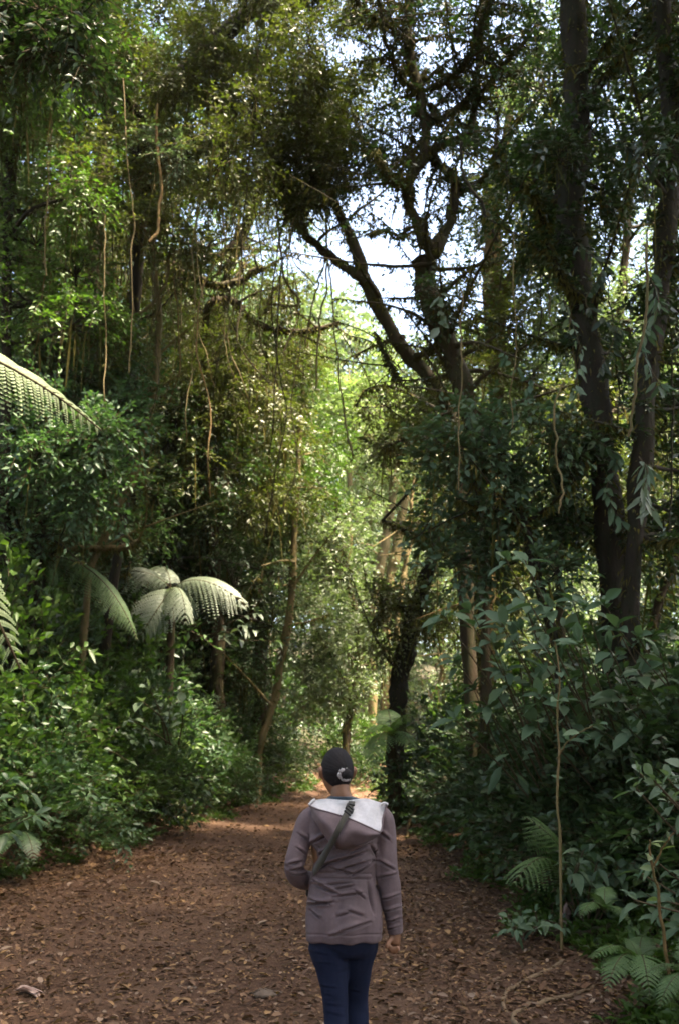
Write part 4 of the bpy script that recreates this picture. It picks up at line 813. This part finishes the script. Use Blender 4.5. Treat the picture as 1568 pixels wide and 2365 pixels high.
M['black'] = fabric('black_plastic', (.008,.008,.009), (.014,.014,.015), .4, 40, .05, 0)
M['shoe'] = fabric('dark_shoe', (.02,.02,.022), (.04,.04,.042))
M['skin'] = noisemat('brown_skin', [(.17,.078,.042),(.22,.105,.060)], 30, .5, .06, dist=.002, spec=.4)
M['hairm'] = noisemat('dark_hair', [(.006,.005,.006),(.014,.011,.012)], 40, .75, .5, stretch=(1,1,6), dist=.004, spec=.2)
M['tie'] = fabric('pale_scrunchie', (.10,.085,.085), (.50,.46,.46), .8, 55, .6)
M['eyem'] = fabric('eye', (.5,.48,.46), (.55,.53,.5), .2, 5, 0, 0)
def loft(soup, rings, n=28, sq=2.3):
    """rings: (centre(3), rx, ry) stacked ellipses in horizontal planes, capped"""
    th = np.linspace(0,2*PI,n,endpoint=False); c_, s_ = np.cos(th), np.sin(th)
    ex = np.sign(c_)*np.abs(c_)**(2/sq); ey = np.sign(s_)*np.abs(s_)**(2/sq)
    V = np.array([[c[0]+rx*a, c[1]+ry*b, c[2]] for c, rx, ry in rings for a, b in zip(ex, ey)]); k = len(rings)
    i = np.arange(k-1)[:,None]*n; j = np.arange(n)[None]; j2 = (j+1)%n
    F = np.stack([i+j,i+j2,i+n+j2,i+n+j],-1).reshape(-1,4)
    if rings[-1][0][2] < rings[0][0][2]: F = F[:,::-1]
    b0 = soup.n; soup.add(V, F)
    up = rings[-1][0][2] > rings[0][0][2]
    lo = np.arange(n); hi = np.arange(n)+(k-1)*n
    soup.F.setdefault((0,n),[]).append(np.array([(lo[::-1] if up else lo)+b0])); soup.F.setdefault((0,n),[]).append(np.array([(hi if up else hi[::-1])+b0]))
def ringq(zy, xl, xr, ry, dy=0.0):
    a, b = q(xl,zy,dy), q(xr,zy,dy); return ((a+b)/2, (b[0]-a[0])/2, ry)
def fuse(soup, voxel, smooth=4, name='tmp'):
    """one continuous surface from overlapping closed shapes"""
    o = soup.build(name, []); md = o.modifiers.new('r','REMESH'); md.mode = 'VOXEL'; md.voxel_size = voxel
    ms = o.modifiers.new('s','SMOOTH'); ms.iterations = smooth; ms.factor = .5
    dg = bpy.context.evaluated_depsgraph_get(); me = bpy.data.meshes.new_from_object(o.evaluated_get(dg)); bpy.data.objects.remove(o)
    n = len(me.vertices); co = np.empty(n*3,np.float32); me.vertices.foreach_get('co',co); no = np.empty(n*3,np.float32); me.vertices.foreach_get('normal',no)
    return me, co.reshape(-1,3).astype(float), no.reshape(-1,3).astype(float)
def finish(me, co, name, mat, parent=None, sub=None):
    co = co-(PB if sub is None else sub); me.vertices.foreach_set('co', co.astype(np.float32).ravel()); me.materials.clear(); me.materials.append(mat); me.name = name
    me.polygons.foreach_set('use_smooth', np.ones(len(me.polygons), bool)); me.update()
    o = bpy.data.objects.new(name, me); return link(o, person if parent is None else parent)
def seg_d(zx, zy, x0, y0, x1, y1):
    dx, dy = x1-x0, y1-y0; L = math.hypot(dx,dy); t = np.clip(((zx-x0)*dx+(zy-y0)*dy)/L**2, 0, 1)
    return ((zx-x0)*(-dy)+(zy-y0)*dx)/L, np.hypot(zx-x0-t*dx, zy-y0-t*dy), t
# --- jacket: torso and sleeves as one surface
s = Soup()
loft(s, [ringq(*r) for r in [(1662,376,994,.128),(1600,369,1000,.134),(1500,367,999,.134),(1400,368,992,.130),(1250,386,964,.120),(1130,412,940,.106),(1050,428,945,.108),(960,440,955,.114),(880,425,962,.118),(800,395,980,.118),(700,378,1005,.106),(630,372,1018,.090),(585,395,1005,.078),(545,445,955,.068),(515,500,880,.06)]], 32, 2.4)
LS = [(520,650,0,.055),(425,655,0,.058),(372,720,-.005,.052),(328,850,-.015,.047),(290,980,-.03,.046),(268,1060,-.03,.045),(292,1125,.0,.044),(345,1160,.05,.043),(410,1170,.12,.040),(470,1160,.18,.038)]
RS = [(880,650,0,.055),(970,655,0,.060),(1012,750,-.005,.052),(1026,920,-.012,.050),(1042,1080,-.012,.049),(1062,1240,0,.0475),(1085,1400,.015,.044),(1102,1520,.03,.040),(1108,1612,.038,.036)]
for A in (LS, RS):
    P = smooth_path(np.array([[*q(a,b,c),r] for a,b,c,r in A]), 30); tube(s, P[:,:3], P[:,3], 16)
me, co, no = fuse(s, .0038, 22)
zx, zy = zoomc(co); back = np.clip((.25-no[:,1])*1.6, 0, 1); d = np.zeros(len(co))
FOLDS = [(560,1040,860,930,9,20),(600,1100,900,1000,8,18),(470,1075,640,990,7,16),(420,1165,520,1215,7,15),(500,1215,740,1190,6,16),(420,1200,640,1290,7,18),(600,1310,840,1280,5,18),
         (375,1375,600,1352,9,18),(390,1330,560,1372,8,16),(640,905,905,830,9,20),(560,1060,760,1120,7,16),(740,1135,925,1010,9,18),(430,1190,560,1240,8,16),(610,1250,760,1215,6,15),(620,1480,740,1440,4,22),(400,1420,490,1490,6,16),(640,1600,900,1520,5,20),(560,1640,700,1600,4,18),(700,1420,840,1470,4,22),(880,1180,930,1450,5,22),(760,1250,860,1330,4,16),
         (400,800,470,910,9,20),(430,860,560,790,7,18),(480,960,570,900,7,15),(940,900,960,1250,8,14),(900,880,960,980,6,16),(700,960,900,860,6,18),
         (230,1040,330,1010,5,14),(240,1090,360,1050,5,13),(250,1130,390,1110,5,12),(290,900,370,960,4,14),(300,780,400,850,4,16),(960,1000,1100,1090,4,16),(975,1150,1120,1120,4,16),(1000,1330,1150,1290,3.5,15),(1020,1430,1160,1400,4,15),(1035,1520,1165,1490,4.5,13),(1045,1580,1168,1555,4,11),(960,760,1060,840,4,18)]
for x0,y0,x1,y1,A,w in FOLDS:
    n_, dd, t = seg_d(zx,zy,x0,y0,x1,y1); e = np.sin(PI*np.clip(t,.02,.98))**.6
    sg = dd*np.sign(n_+1e-6)/w; d += A*e*(1.1*np.exp(-((sg+1.15)/.95)**2)-1.5*np.exp(-(sg/.42)**2)+.25*np.exp(-((sg-1.0)/.8)**2))*np.exp(-np.clip(dd-w*2.2,0,None)/w)
inT = (zx > 470) & (zx < 900)
d += np.where(inT, -3.2*np.exp(-((zy-1112-.02*(zx-650))/7)**2)-2.6*np.exp(-((zy-1158-.02*(zx-650))/7)**2)+1.5*np.exp(-((zy-1135)/16)**2), 0)     # waist channel
d += -2.0*np.exp(-((zy-1615-14*np.sin((zx-370)/200))/6)**2)*(zx>360)*(zx<1005)                                      # hem stitching
low = (zy > 1150)*np.clip((zy-1150)/300,0,1); d += low*(4*np.sin(zx/43+zy/160)+3*np.sin(zx/27-zy/210+1))*.5
nz = np.array([mnoise.noise(Vector((p[0]*14,p[1]*14,p[2]*9))) for p in co]); d += 5.5*nz
co2 = co+no*(d*back*.0019)[:,None]+no*(nz*.0018)[:,None]*(1-back)[:,None]
jacket = finish(me, co2, 'jacket', M['jacket'])
# --- hood folded down over the back: outer cloth and white lining
def patch(rows, name, mat, thick, parent, nu=30, nv=14, bul=None):
    R = [smooth_path(np.array([q(*p) for p in r]), nu) for r in rows]; R = np.stack(R); G = np.stack([smooth_path(R[:,k], nv) for k in range(nu)],1)
    if bul is not None: G = G+bul(np.linspace(0,1,nv)[:,None]*np.ones((1,nu)), np.linspace(0,1,nu)[None]*np.ones((nv,1)))
    i = np.arange(nv-1)[:,None]*nu+np.arange(nu-1)[None]
    o = mesh(name, G.reshape(-1,3), np.stack([i,i+nu,i+nu+1,i+1],-1).reshape(-1,4), mat, smooth=True, parent=parent, sub=PB)
    md = o.modifiers.new('t','SOLIDIFY'); md.thickness = thick; md.offset = -1; sb = o.modifiers.new('s','SUBSURF'); sb.levels = sb.render_levels = 1; return o
LIP = [(398,552,-.06),(470,582,-.135),(580,612,-.175),(690,645,-.192),(800,690,-.195),(900,735,-.18),(985,770,-.142)]
def bulge(v, u):
    w = np.sin(PI*v)**.8*np.sin(PI*u)**.5; f = .006*np.sin(u*17+v*5)+.005*np.sin(u*9-v*11); o = np.zeros((*v.shape,3)); o[...,1] = -.052*w+f*w*1.6; o[...,2] = .004*np.sin(u*23)*w; return o
hood = patch([LIP, [(410,600,-.075),(480,650,-.135),(560,710,-.175),(660,770,-.195),(780,790,-.195),(890,790,-.175),(983,785,-.14)],
              [(415,640,-.085),(478,720,-.122),(545,810,-.142),(640,880,-.150),(760,875,-.150),(880,835,-.142),(980,795,-.13)],
              [(420,640,-.075),(480,730,-.10),(550,840,-.112),(650,915,-.118),(760,905,-.118),(880,850,-.115),(978,800,-.11)]], 'hood', M['jacket'], .004, person, bul=bulge)
def bul2(v, u):
    o = np.zeros((*v.shape,3)); o[...,1] = .024*np.sin(PI*v)*np.sin(PI*u)+.011*np.sin(u*13+v*4)*np.sin(PI*v)+.006*np.sin(u*29-v*5)*np.sin(PI*v); return o
lin = patch([[(440,505,-.01),(520,492,-.045),(610,496,-.065),(720,503,-.072),(800,492,-.065),(880,490,-.05),(960,515,-.03),(1038,536,-.03)],
             [(425,525,-.035),(500,535,-.085),(600,552,-.118),(700,570,-.130),(800,580,-.130),(890,600,-.115),(960,625,-.09),(1015,640,-.075)],
             [(400,551,-.061),(472,581,-.133),(582,611,-.172),(692,643,-.189),(800,688,-.191),(898,733,-.176),(950,752,-.155),(984,768,-.139)]], 'hood_lining', M['lining'], .003, hood, bul=bul2)
s = Soup(); P = smooth_path(np.array([q(*p) for p in LIP]+[q(1005,650,-.085),q(1036,545,-.035)]), 40); tube(s, P, .0042, 6); s.build('hem_cord', M['jacket'], smooth=True, parent=hood, sub=PB)
for pts_, r_ in (([q(395,545,-.06),q(415,520,-.05),q(440,500,-.02)],.006),([q(985,545,-.05),q(1015,530,-.05),q(1040,540,-.04)],.007)):
    s = Soup(); tube(s, smooth_path(np.array(pts_),10), r_, 6); s.build('hood_edge', M['lining'], smooth=True, parent=hood, sub=PB)
# --- body: one continuous figure under the clothes
s = Soup()
def lq(rs): loft(s, [ringq(*r) for r in rs], 24, 2.1)
lq([(1715,520,850,.06),(1600,415,945,.095),(1500,400,960,.10),(1250,415,935,.09),(1130,440,915,.085),(950,415,930,.09),(780,405,955,.09),(660,410,975,.075),(580,430,960,.06),(530,520,840,.05),(505,565,775,.05),(440,577,732,.053,.0),(380,572,725,.056,.012),(330,560,715,.06,.02)])
hc = q(627,262,.028)                                            # head centre
def head_pts():
    th = np.linspace(.03,PI-.03,30); ph = np.linspace(0,2*PI,40,endpoint=False); V = []
    for a in th:
        for b in ph:
            x, y, z = math.sin(a)*math.cos(b), math.sin(a)*math.sin(b), math.cos(a)
            rx, ry, rz = .0735, .094, .104 if z > 0 else .118
            X, Y, Z = x*rx, y*ry, z*rz
            if z < 0: X *= 1-.22*z*z-.06*abs(z); Y = Y*(1-.12*z*z)+(.022*-z if y > 0 else .018*-z)
            if y > .55:                                         # face: nose, brow, lips, eye sockets
                n_ = math.exp(-((X/.014)**2))*math.exp(-(((Z+.018)/.022)**2)); Y += .024*n_
                Y += .004*math.exp(-(((Z-.022)/.010)**2)); Y -= .007*math.exp(-(((abs(X)-.031)/.013)**2+((Z-.002)/.011)**2))
                Y += .006*math.exp(-((X/.022)**2+((Z+.058)/.007)**2))+.006*math.exp(-((X/.02)**2+((Z+.072)/.007)**2))-.004*math.exp(-((X/.025)**2+((Z+.065)/.0035)**2)); Y += .006*math.exp(-((X/.02)**2+((Z+.098)/.012)**2))
            V.append((X,Y,Z))
    V = np.array(V); a = math.radians(12); V = V@np.array([[math.cos(a),math.sin(a),0],[-math.sin(a),math.cos(a),0],[0,0,1]]); return V+hc, 30, 40
V, n_, m_ = head_pts(); i = np.arange(n_-1)[:,None]*m_; j = np.arange(m_)[None]; b0 = s.n
s.add(V, np.stack([i+j,i+m_+j,i+m_+(j+1)%m_,i+(j+1)%m_],-1).reshape(-1,4)); s.F.setdefault((0,m_),[]).append(np.array([np.arange(m_)+b0])); s.F.setdefault((0,m_),[]).append(np.array([np.arange(m_)[::-1]+b0+(n_-1)*m_]))
ca, sa = math.cos(math.radians(12)), math.sin(math.radians(12))
def hd(x,y,z): return hc+np.array([x*ca-y*sa, x*sa+y*ca, z])
for sd in (-1,1):                                               # ears
    P = smooth_path(np.array([hd(sd*.072,.004,-.034),hd(sd*.078,-.004,-.020),hd(sd*.083,-.012,-.002),hd(sd*.082,-.008,.012),hd(sd*.075,.006,.014)]),12); tube(s, P, [.006,.0075,.008,.0085,.009,.009,.009,.009,.009,.0085,.008,.007], 8)
    P = np.array([hd(sd*.07,.0,-.03),hd(sd*.073,0,.01)]); tube(s, smooth_path(P,5), .009, 8)
def arm(A, k=.58):
    P = smooth_path(np.array([[*q(a,b,c),r*k] for a,b,c,r in A]), 30); tube(s, P[:,:3], P[:,3], 12)
arm(LS); arm(RS)
def limb(pts, rr, n=10): tube(s, smooth_path(np.array(pts), 14), np.interp(np.linspace(0,1,14), np.linspace(0,1,len(rr)), rr), n)
# right hand: palm turned back, fingers curled, thumb on the side towards the body
limb([q(1106,1590,.036),q(1104,1625,.038),q(1100,1660,.040),q(1098,1700,.040)],[.026,.027,.029,.027]); limb([q(1088,1640,.036),q(1078,1695,.034)],[.019,.016]); limb([q(1118,1640,.04),q(1124,1690,.042)],[.018,.015])
for kx,ky,px_,py_,dx,dyy,tx,ty in [(1072,1690,1062,1745,1056,1742,1062,1706),(1090,1700,1084,1766,1076,1764,1080,1722),(1110,1704,1108,1768,1100,1764,1100,1724),(1128,1698,1130,1748,1122,1748,1120,1714)]:
    limb([q(kx,ky,.046),q(px_,py_-8,.044),q(px_-2,py_,.028),q(dx,dyy,.006),q(tx,ty,.0)],[.0098,.0092,.0088,.0080,.0066])
limb([q(1084,1640,.028),q(1056,1676,.010),q(1040,1705,-.004),q(1034,1738,-.008)],[.013,.0115,.010,.0075])
# left hand in front of the body, closed round the strap
hl = q(500,1150,.215)
limb([q(460,1162,.17),hl],[.027,.028]); 
for t in range(4):
    b = hl+np.array([.012*t*.3,.018,.028-.019*t]); limb([hl+np.array([0,.0,.026-.018*t]), b+np.array([.022,.008,0]), b+np.array([.042,-.012,0]), b+np.array([.03,-.036,0])],[.0105,.0098,.009,.007])
limb([hl+np.array([.0,-.015,.02]),hl+np.array([.025,-.03,.03]),hl+np.array([.045,-.03,.02])],[.013,.011,.008])
# legs
LL = [(1700,555,.092,0),(1800,570,.082,0),(1900,584,.070,0),(2100,606,.056,.0),(2230,613,.052,.0),(2365,618,.050,-.005)]
RL = [(1700,800,.090,.03),(1800,792,.078,.05),(1900,787,.066,.07),(2100,777,.056,.12),(2230,780,.053,.13),(2365,788,.050,.12)]
legP = {}
for nm, A, ank in (('l',LL,(-.0,-.03)),('r',RL,(.0,.12))):
    pts = [[*q(x,y,d),r] for y,x,r,d in A]; kx = pts[-1][0]
    pts += [[kx+ank[0],PY+ank[1]-.02,GZ+.22,.046],[kx+ank[0],PY+ank[1]-.02,GZ+.09,.036]]; legP[nm] = smooth_path(np.array(pts), 34)
    tube(s, legP[nm][:,:3], legP[nm][:,3]*.86, 14); f = legP[nm][-1]; limb([f[:3]+[0,-.03,-.045],f[:3]+[0,.05,-.055],f[:3]+[0,.13,-.065]],[.032,.032,.022])
me, co, no = fuse(s, .0045, 3)
body = finish(me, co, 'body', M['skin'])
for sd in (-1,1):
    s = Soup(); th = np.linspace(0.05,PI-.05,8); V = np.array([[math.sin(a)*math.cos(b),math.sin(a)*math.sin(b),math.cos(a)] for a in th for b in np.linspace(0,2*PI,12,endpoint=False)])*.0105+hd(sd*.031,.078,.002)
    i = np.arange(7)[:,None]*12; j = np.arange(12)[None]; s.add(V, np.stack([i+j,i+12+j,i+12+(j+1)%12,i+(j+1)%12],-1).reshape(-1,4)); s.build('eye', M['eyem'], smooth=True, parent=person, sub=PB)
# --- hair, bun and scrunchie
s = Soup(); th = np.linspace(0,PI,100); ph = np.linspace(0,2*PI,140,endpoint=False); A_, B_ = np.meshgrid(th, ph, indexing='ij')
x, y, z = np.sin(A_)*np.cos(B_), np.sin(A_)*np.sin(B_), np.cos(A_); rz = np.where(z>0,.104,.118)
X, Y, Z = x*.0735, y*.094, z*rz; X = np.where(z<0, X*(1-.22*z*z-.06*np.abs(z)), X); Y = np.where(z<0, Y*(1-.12*z*z)+.02*np.abs(z), Y)
bx, bz = .042, -.018; an = np.arctan2(Z-bz, X-bx); off = 1.028+.006*np.sin(an*46+3*np.sin(Y*30))+.005*np.sin(an*23+1)+rng.normal(0,.002,X.shape); X, Y, Z = X*off, Y*off, Z*1.04
line = np.where(Y > .055, .048, np.where(Y > .0, -.012+.06*np.clip(Y,0,.055)/.055, np.where(Y > -.03, -.012-.03*np.clip(-Y,0,.03)/.03, -.042-.058*np.clip((-Y-.03)/.05,0,1))))
Vh = np.stack([X*ca-Y*sa, X*sa+Y*ca, Z],-1)+hc; keep = Z >= line
Vh = np.where(keep[...,None], Vh, hc+(np.stack([X*ca-Y*sa, X*sa+Y*ca, np.maximum(Z,line)],-1))*np.array([.93,.93,1]))
m_ = 140; i = np.arange(99)[:,None]*m_; j = np.arange(m_)[None]; fq = np.stack([i+j,i+m_+j,i+m_+(j+1)%m_,i+(j+1)%m_],-1).reshape(-1,4)
kf = keep.ravel()[fq].any(1); s.add(Vh.reshape(-1,3), fq[kf]); hair = s.build('hair', M['hairm'], smooth=True, parent=person, sub=PB)
bc = q(697,292,-.098)
s = Soup(); V = []; n1, n2 = 14, 20
for a in np.linspace(0,PI,n1):
    for b in np.linspace(0,2*PI,n2,endpoint=False): V.append(np.array([math.sin(a)*math.cos(b)*.030,-math.cos(a)*.026,math.sin(a)*math.sin(b)*.028])*(1+.06*math.sin(b*5+a*4))+bc)
i = np.arange(n1-1)[:,None]*n2; j = np.arange(n2)[None]; s.add(V, np.stack([i+j,i+(j+1)%n2,i+n2+(j+1)%n2,i+n2+j],-1).reshape(-1,4)); s.build('bun', M['hairm'], smooth=True, parent=hair, sub=PB)
s = Soup(); b = np.linspace(.45*PI,1.72*PI,34); P = np.stack([np.cos(b)*.026,.006*np.sin(b*5)-.006,np.sin(b)*.021],1)+bc; tube(s, P, .0098+.0022*np.sin(b*6+1)+rng.normal(0,.0012,34), 9, .14); s.build('hair_tie', M['tie'], smooth=True, parent=hair, sub=PB)
# --- shirt collar
s = Soup(); loft(s, [ringq(*r) for r in [(600,430,960,.082),(545,470,900,.072),(515,500,860,.066),(492,530,815,.063),(476,556,765,.062),(470,562,750,.058)]], 28, 2.2)
me, co, no = fuse(s, .006, 3); finish(me, co, 'shirt', M['shirt'])
# --- trousers
s = Soup(); loft(s, [ringq(*r) for r in [(1560,395,972,.112),(1640,388,972,.114),(1700,392,962,.112,.01),(1760,412,940,.100,.015),(1800,430,915,.085,.02)]], 28, 2.3)
for nm in 'lr': tube(s, legP[nm][:,:3], legP[nm][:,3]*np.concatenate([np.linspace(1.03,1.08,26),np.linspace(1.08,1.25,8)]), 18)
me, co, no = fuse(s, .0065, 4); zx, zy = zoomc(co); bk = np.clip(.4-no[:,1],0,1); d = 5*np.array([mnoise.noise(Vector((p[0]*11,p[1]*11,p[2]*16))) for p in co])
for x0,y0,x1,y1,A,w in [(420,1765,560,1790,6,9),(450,1852,590,1862,6,9),(490,2045,640,2065,6,10),(510,2195,690,2215,6,10),(500,2110,600,2130,4,10),(640,1930,710,1900,4,12),(530,2260,700,2300,5,12),(720,2080,830,2100,5,12),(560,1720,680,1790,4,16)]:
    n_, dd, t = seg_d(zx,zy,x0,y0,x1,y1); sg = dd*np.sign(n_+1e-6); d += A*np.sin(PI*np.clip(t,.02,.98))**.6*(np.exp(-((sg+w*.5)/w)**2)-.9*np.exp(-((sg-w*.8)/w)**2))
finish(me, co+no*(d*bk*.0006)[:,None], 'trousers', M['navy'])
# --- shoes
for nm in 'lr':
    f = legP[nm][-1][:3]; s = Soup(); c0 = np.array([f[0],f[1],GZ])
    rows = [(-.075,.022,.07),(-.06,.034,.088),(-.02,.037,.10),(.03,.038,.085),(.08,.043,.06),(.13,.045,.048),(.17,.038,.04),(.19,.02,.032)]
    P = np.array([c0+[0,y_,.5*h] for y_,w_,h in rows]); th = np.linspace(0,2*PI,16,endpoint=False); V = np.array([c0+[w_*math.cos(a),y_,max(.004,.5*h+.5*h*math.sin(a))] for y_,w_,h in rows for a in th])
    i = np.arange(7)[:,None]*16; j = np.arange(16)[None]; s.add(V, np.stack([i+j,i+(j+1)%16,i+16+(j+1)%16,i+16+j],-1).reshape(-1,4)); s.F.setdefault((0,16),[]).append(np.array([np.arange(16)[::-1]])); s.F.setdefault((0,16),[]).append(np.array([np.arange(16)+112]))
    s.build('shoe', M['shoe'], smooth=True, parent=person, sub=PB)
# --- sling bag: strap over the right shoulder, across the back and under the left arm
SP = [(700,560,.10,.028),(745,505,.03,.028),(752,498,-.03,.028),(738,545,-.125,.029),(716,600,-.19,.030),(680,665,-.238,.025),(632,765,-.262,.026),(588,850,-.232,.027),(540,930,-.172,.031),(500,1005,-.136,.032),(462,1060,-.112,.032),(436,1100,-.065,.032),(428,1120,.01,.032),(450,1135,.08,.032),(520,1150,.155,.032)]
bag = empty('sling_bag', q(520,1150,.16)); BB = np.array(bag.location); tag(bag, 'sling bag worn on an olive strap crossing the back of the mauve jacket', 'bag')
K = smooth_path(np.array([[*q(a,b_,c),w] for a,b_,c,w in SP]), 70); P = K[:,:3]; T = unit(np.gradient(P,axis=0)); ctr = np.array([q(680,900)[0], PY]); out_ = P.copy(); out_[:,:2] -= ctr; out_[:,2] = 0; out_[:,2] = np.where(P[:,2] > q(0,540)[2], .25, 0); out_ = unit(out_); Wd = unit(np.cross(T,out_)); Nn = unit(np.cross(Wd,T))
s = Soup(); hw = K[:,3:]/2; V = np.stack([P-Wd*hw-Nn*.0015, P+Wd*hw-Nn*.0015, P+Wd*hw+Nn*.0015, P-Wd*hw+Nn*.0015],1); n_ = len(P); i = np.arange(n_-1)[:,None]*4; j = np.arange(4)[None]
s.add(V, np.stack([i+j,i+(j+1)%4,i+4+(j+1)%4,i+4+j],-1).reshape(-1,4)); strap = s.build('strap', M['strap'], parent=bag, sub=BB)
s = Soup(); k0 = 15; a, b_ = P[14], P[20]
def slab(c, t, w, n, hl, hw, ht):
    V = np.array([c+t*i_*hl+w*j_*hw+n*k_*ht for i_ in (-1,1) for j_ in (-1,1) for k_ in (-1,1)]); s.add(V, [[0,1,3,2],[4,6,7,5],[0,4,5,1],[2,3,7,6],[0,2,6,4],[1,5,7,3]])
for k_, hl_ in ((17,.004),(19,.004),(21,.004),(15,.004)): slab(P[k_]+Nn[k_]*.003, T[k_], Wd[k_], Nn[k_], hl_, .018, .003)
for sd in (-1,1): slab(P[18]+Nn[18]*.003+Wd[18]*sd*.017, T[18], Wd[18], Nn[18], .022, .003, .003)
s.build('buckle', M['black'], parent=bag, sub=BB)
s = Soup(); loft(s, [(q(520,1100,.215)+[0,0,-z_], .085*k_, .035*k_) for z_, k_ in ((0,.9),(.01,1),(.10,1.02),(.12,.9))], 24, 4); s.build('pouch', M['black'], smooth=True, parent=bag, sub=BB)
HAZE = .0002
# ------------------------------------------------------------------ light, sky, camera
SUN_EL, SUN_AZ = math.radians(66), math.radians(112)      # sun high on the right (azimuth from +Y towards +X)
w = bpy.data.worlds.new('World'); S.world = w; w.use_nodes = True; nt = w.node_tree; bg = nt.nodes['Background']
sky = nt.nodes.new('ShaderNodeTexSky'); sky.sky_type = 'NISHITA'; sky.sun_disc = False; sky.sun_elevation = SUN_EL; sky.sun_rotation = SUN_AZ
sky.air_density = 1.0; sky.dust_density = 9.0; sky.ozone_density = 1.0; sky.altitude = 1400
nt.links.new(sky.outputs[0], bg.inputs[0]); bg.inputs[1].default_value = .15
sd = np.array([math.sin(SUN_AZ)*math.cos(SUN_EL), math.cos(SUN_AZ)*math.cos(SUN_EL), math.sin(SUN_EL)])
ld = bpy.data.lights.new('sun','SUN'); ld.energy = 5.0; ld.angle = math.radians(4); ld.color = (1,.94,.84)
lo = link(bpy.data.objects.new('sun', ld)); lo.rotation_euler = Vector(sd).to_track_quat('Z','Y').to_euler(); lo.location = (0,0,40)
cd = bpy.data.cameras.new('camera'); cd.sensor_fit = 'VERTICAL'; cd.sensor_height = 36; cd.sensor_width = 24; cd.lens = 36*F/2365; cd.clip_start = .05; cd.clip_end = 2000
cd.dof.use_dof = True; cd.dof.focus_distance = 5.0; cd.dof.aperture_fstop = 4.5
cam = link(bpy.data.objects.new('camera', cd)); cam.location = CAM; cam.rotation_euler = (math.radians(90)+TILT,0,0); S.camera = cam
S.view_settings.view_transform = 'Standard'; S.view_settings.look = 'None'; S.view_settings.gamma = 1; S.view_settings.exposure = 3.0
S.view_settings.use_white_balance = True; S.view_settings.white_balance_temperature = 7600; S.view_settings.white_balance_tint = 10
hz = bpy.data.materials.new('haze_air'); hz.use_nodes = True; ht = hz.node_tree; ht.nodes.clear(); ho = ht.nodes.new('ShaderNodeOutputMaterial'); hv = ht.nodes.new('ShaderNodeVolumePrincipled')
hv.inputs['Color'].default_value = (.92,.95,.85,1); hv.inputs['Density'].default_value = HAZE; hv.inputs['Anisotropy'].default_value = .2; ht.links.new(hv.outputs[0], ho.inputs['Volume'])
HV = np.array([[x,y,z] for x in (-60,60) for y in (-25,95) for z in (-3,48)], float)
if HAZE: tag(mesh('haze', HV, np.array([[0,1,3,2],[4,6,7,5],[0,4,5,1],[2,3,7,6],[0,2,6,4],[1,5,7,3]]), hz), 'thin pale haze in the forest air', kind='stuff')
c = S.cycles; c.volume_bounces = 0; c.max_bounces = 6; c.diffuse_bounces = 4; c.glossy_bounces = 2; c.transmission_bounces = 4; c.transparent_max_bounces = 4; c.use_denoising = True
c.caustics_reflective = c.caustics_refractive = False; c.filter_width = 1.7
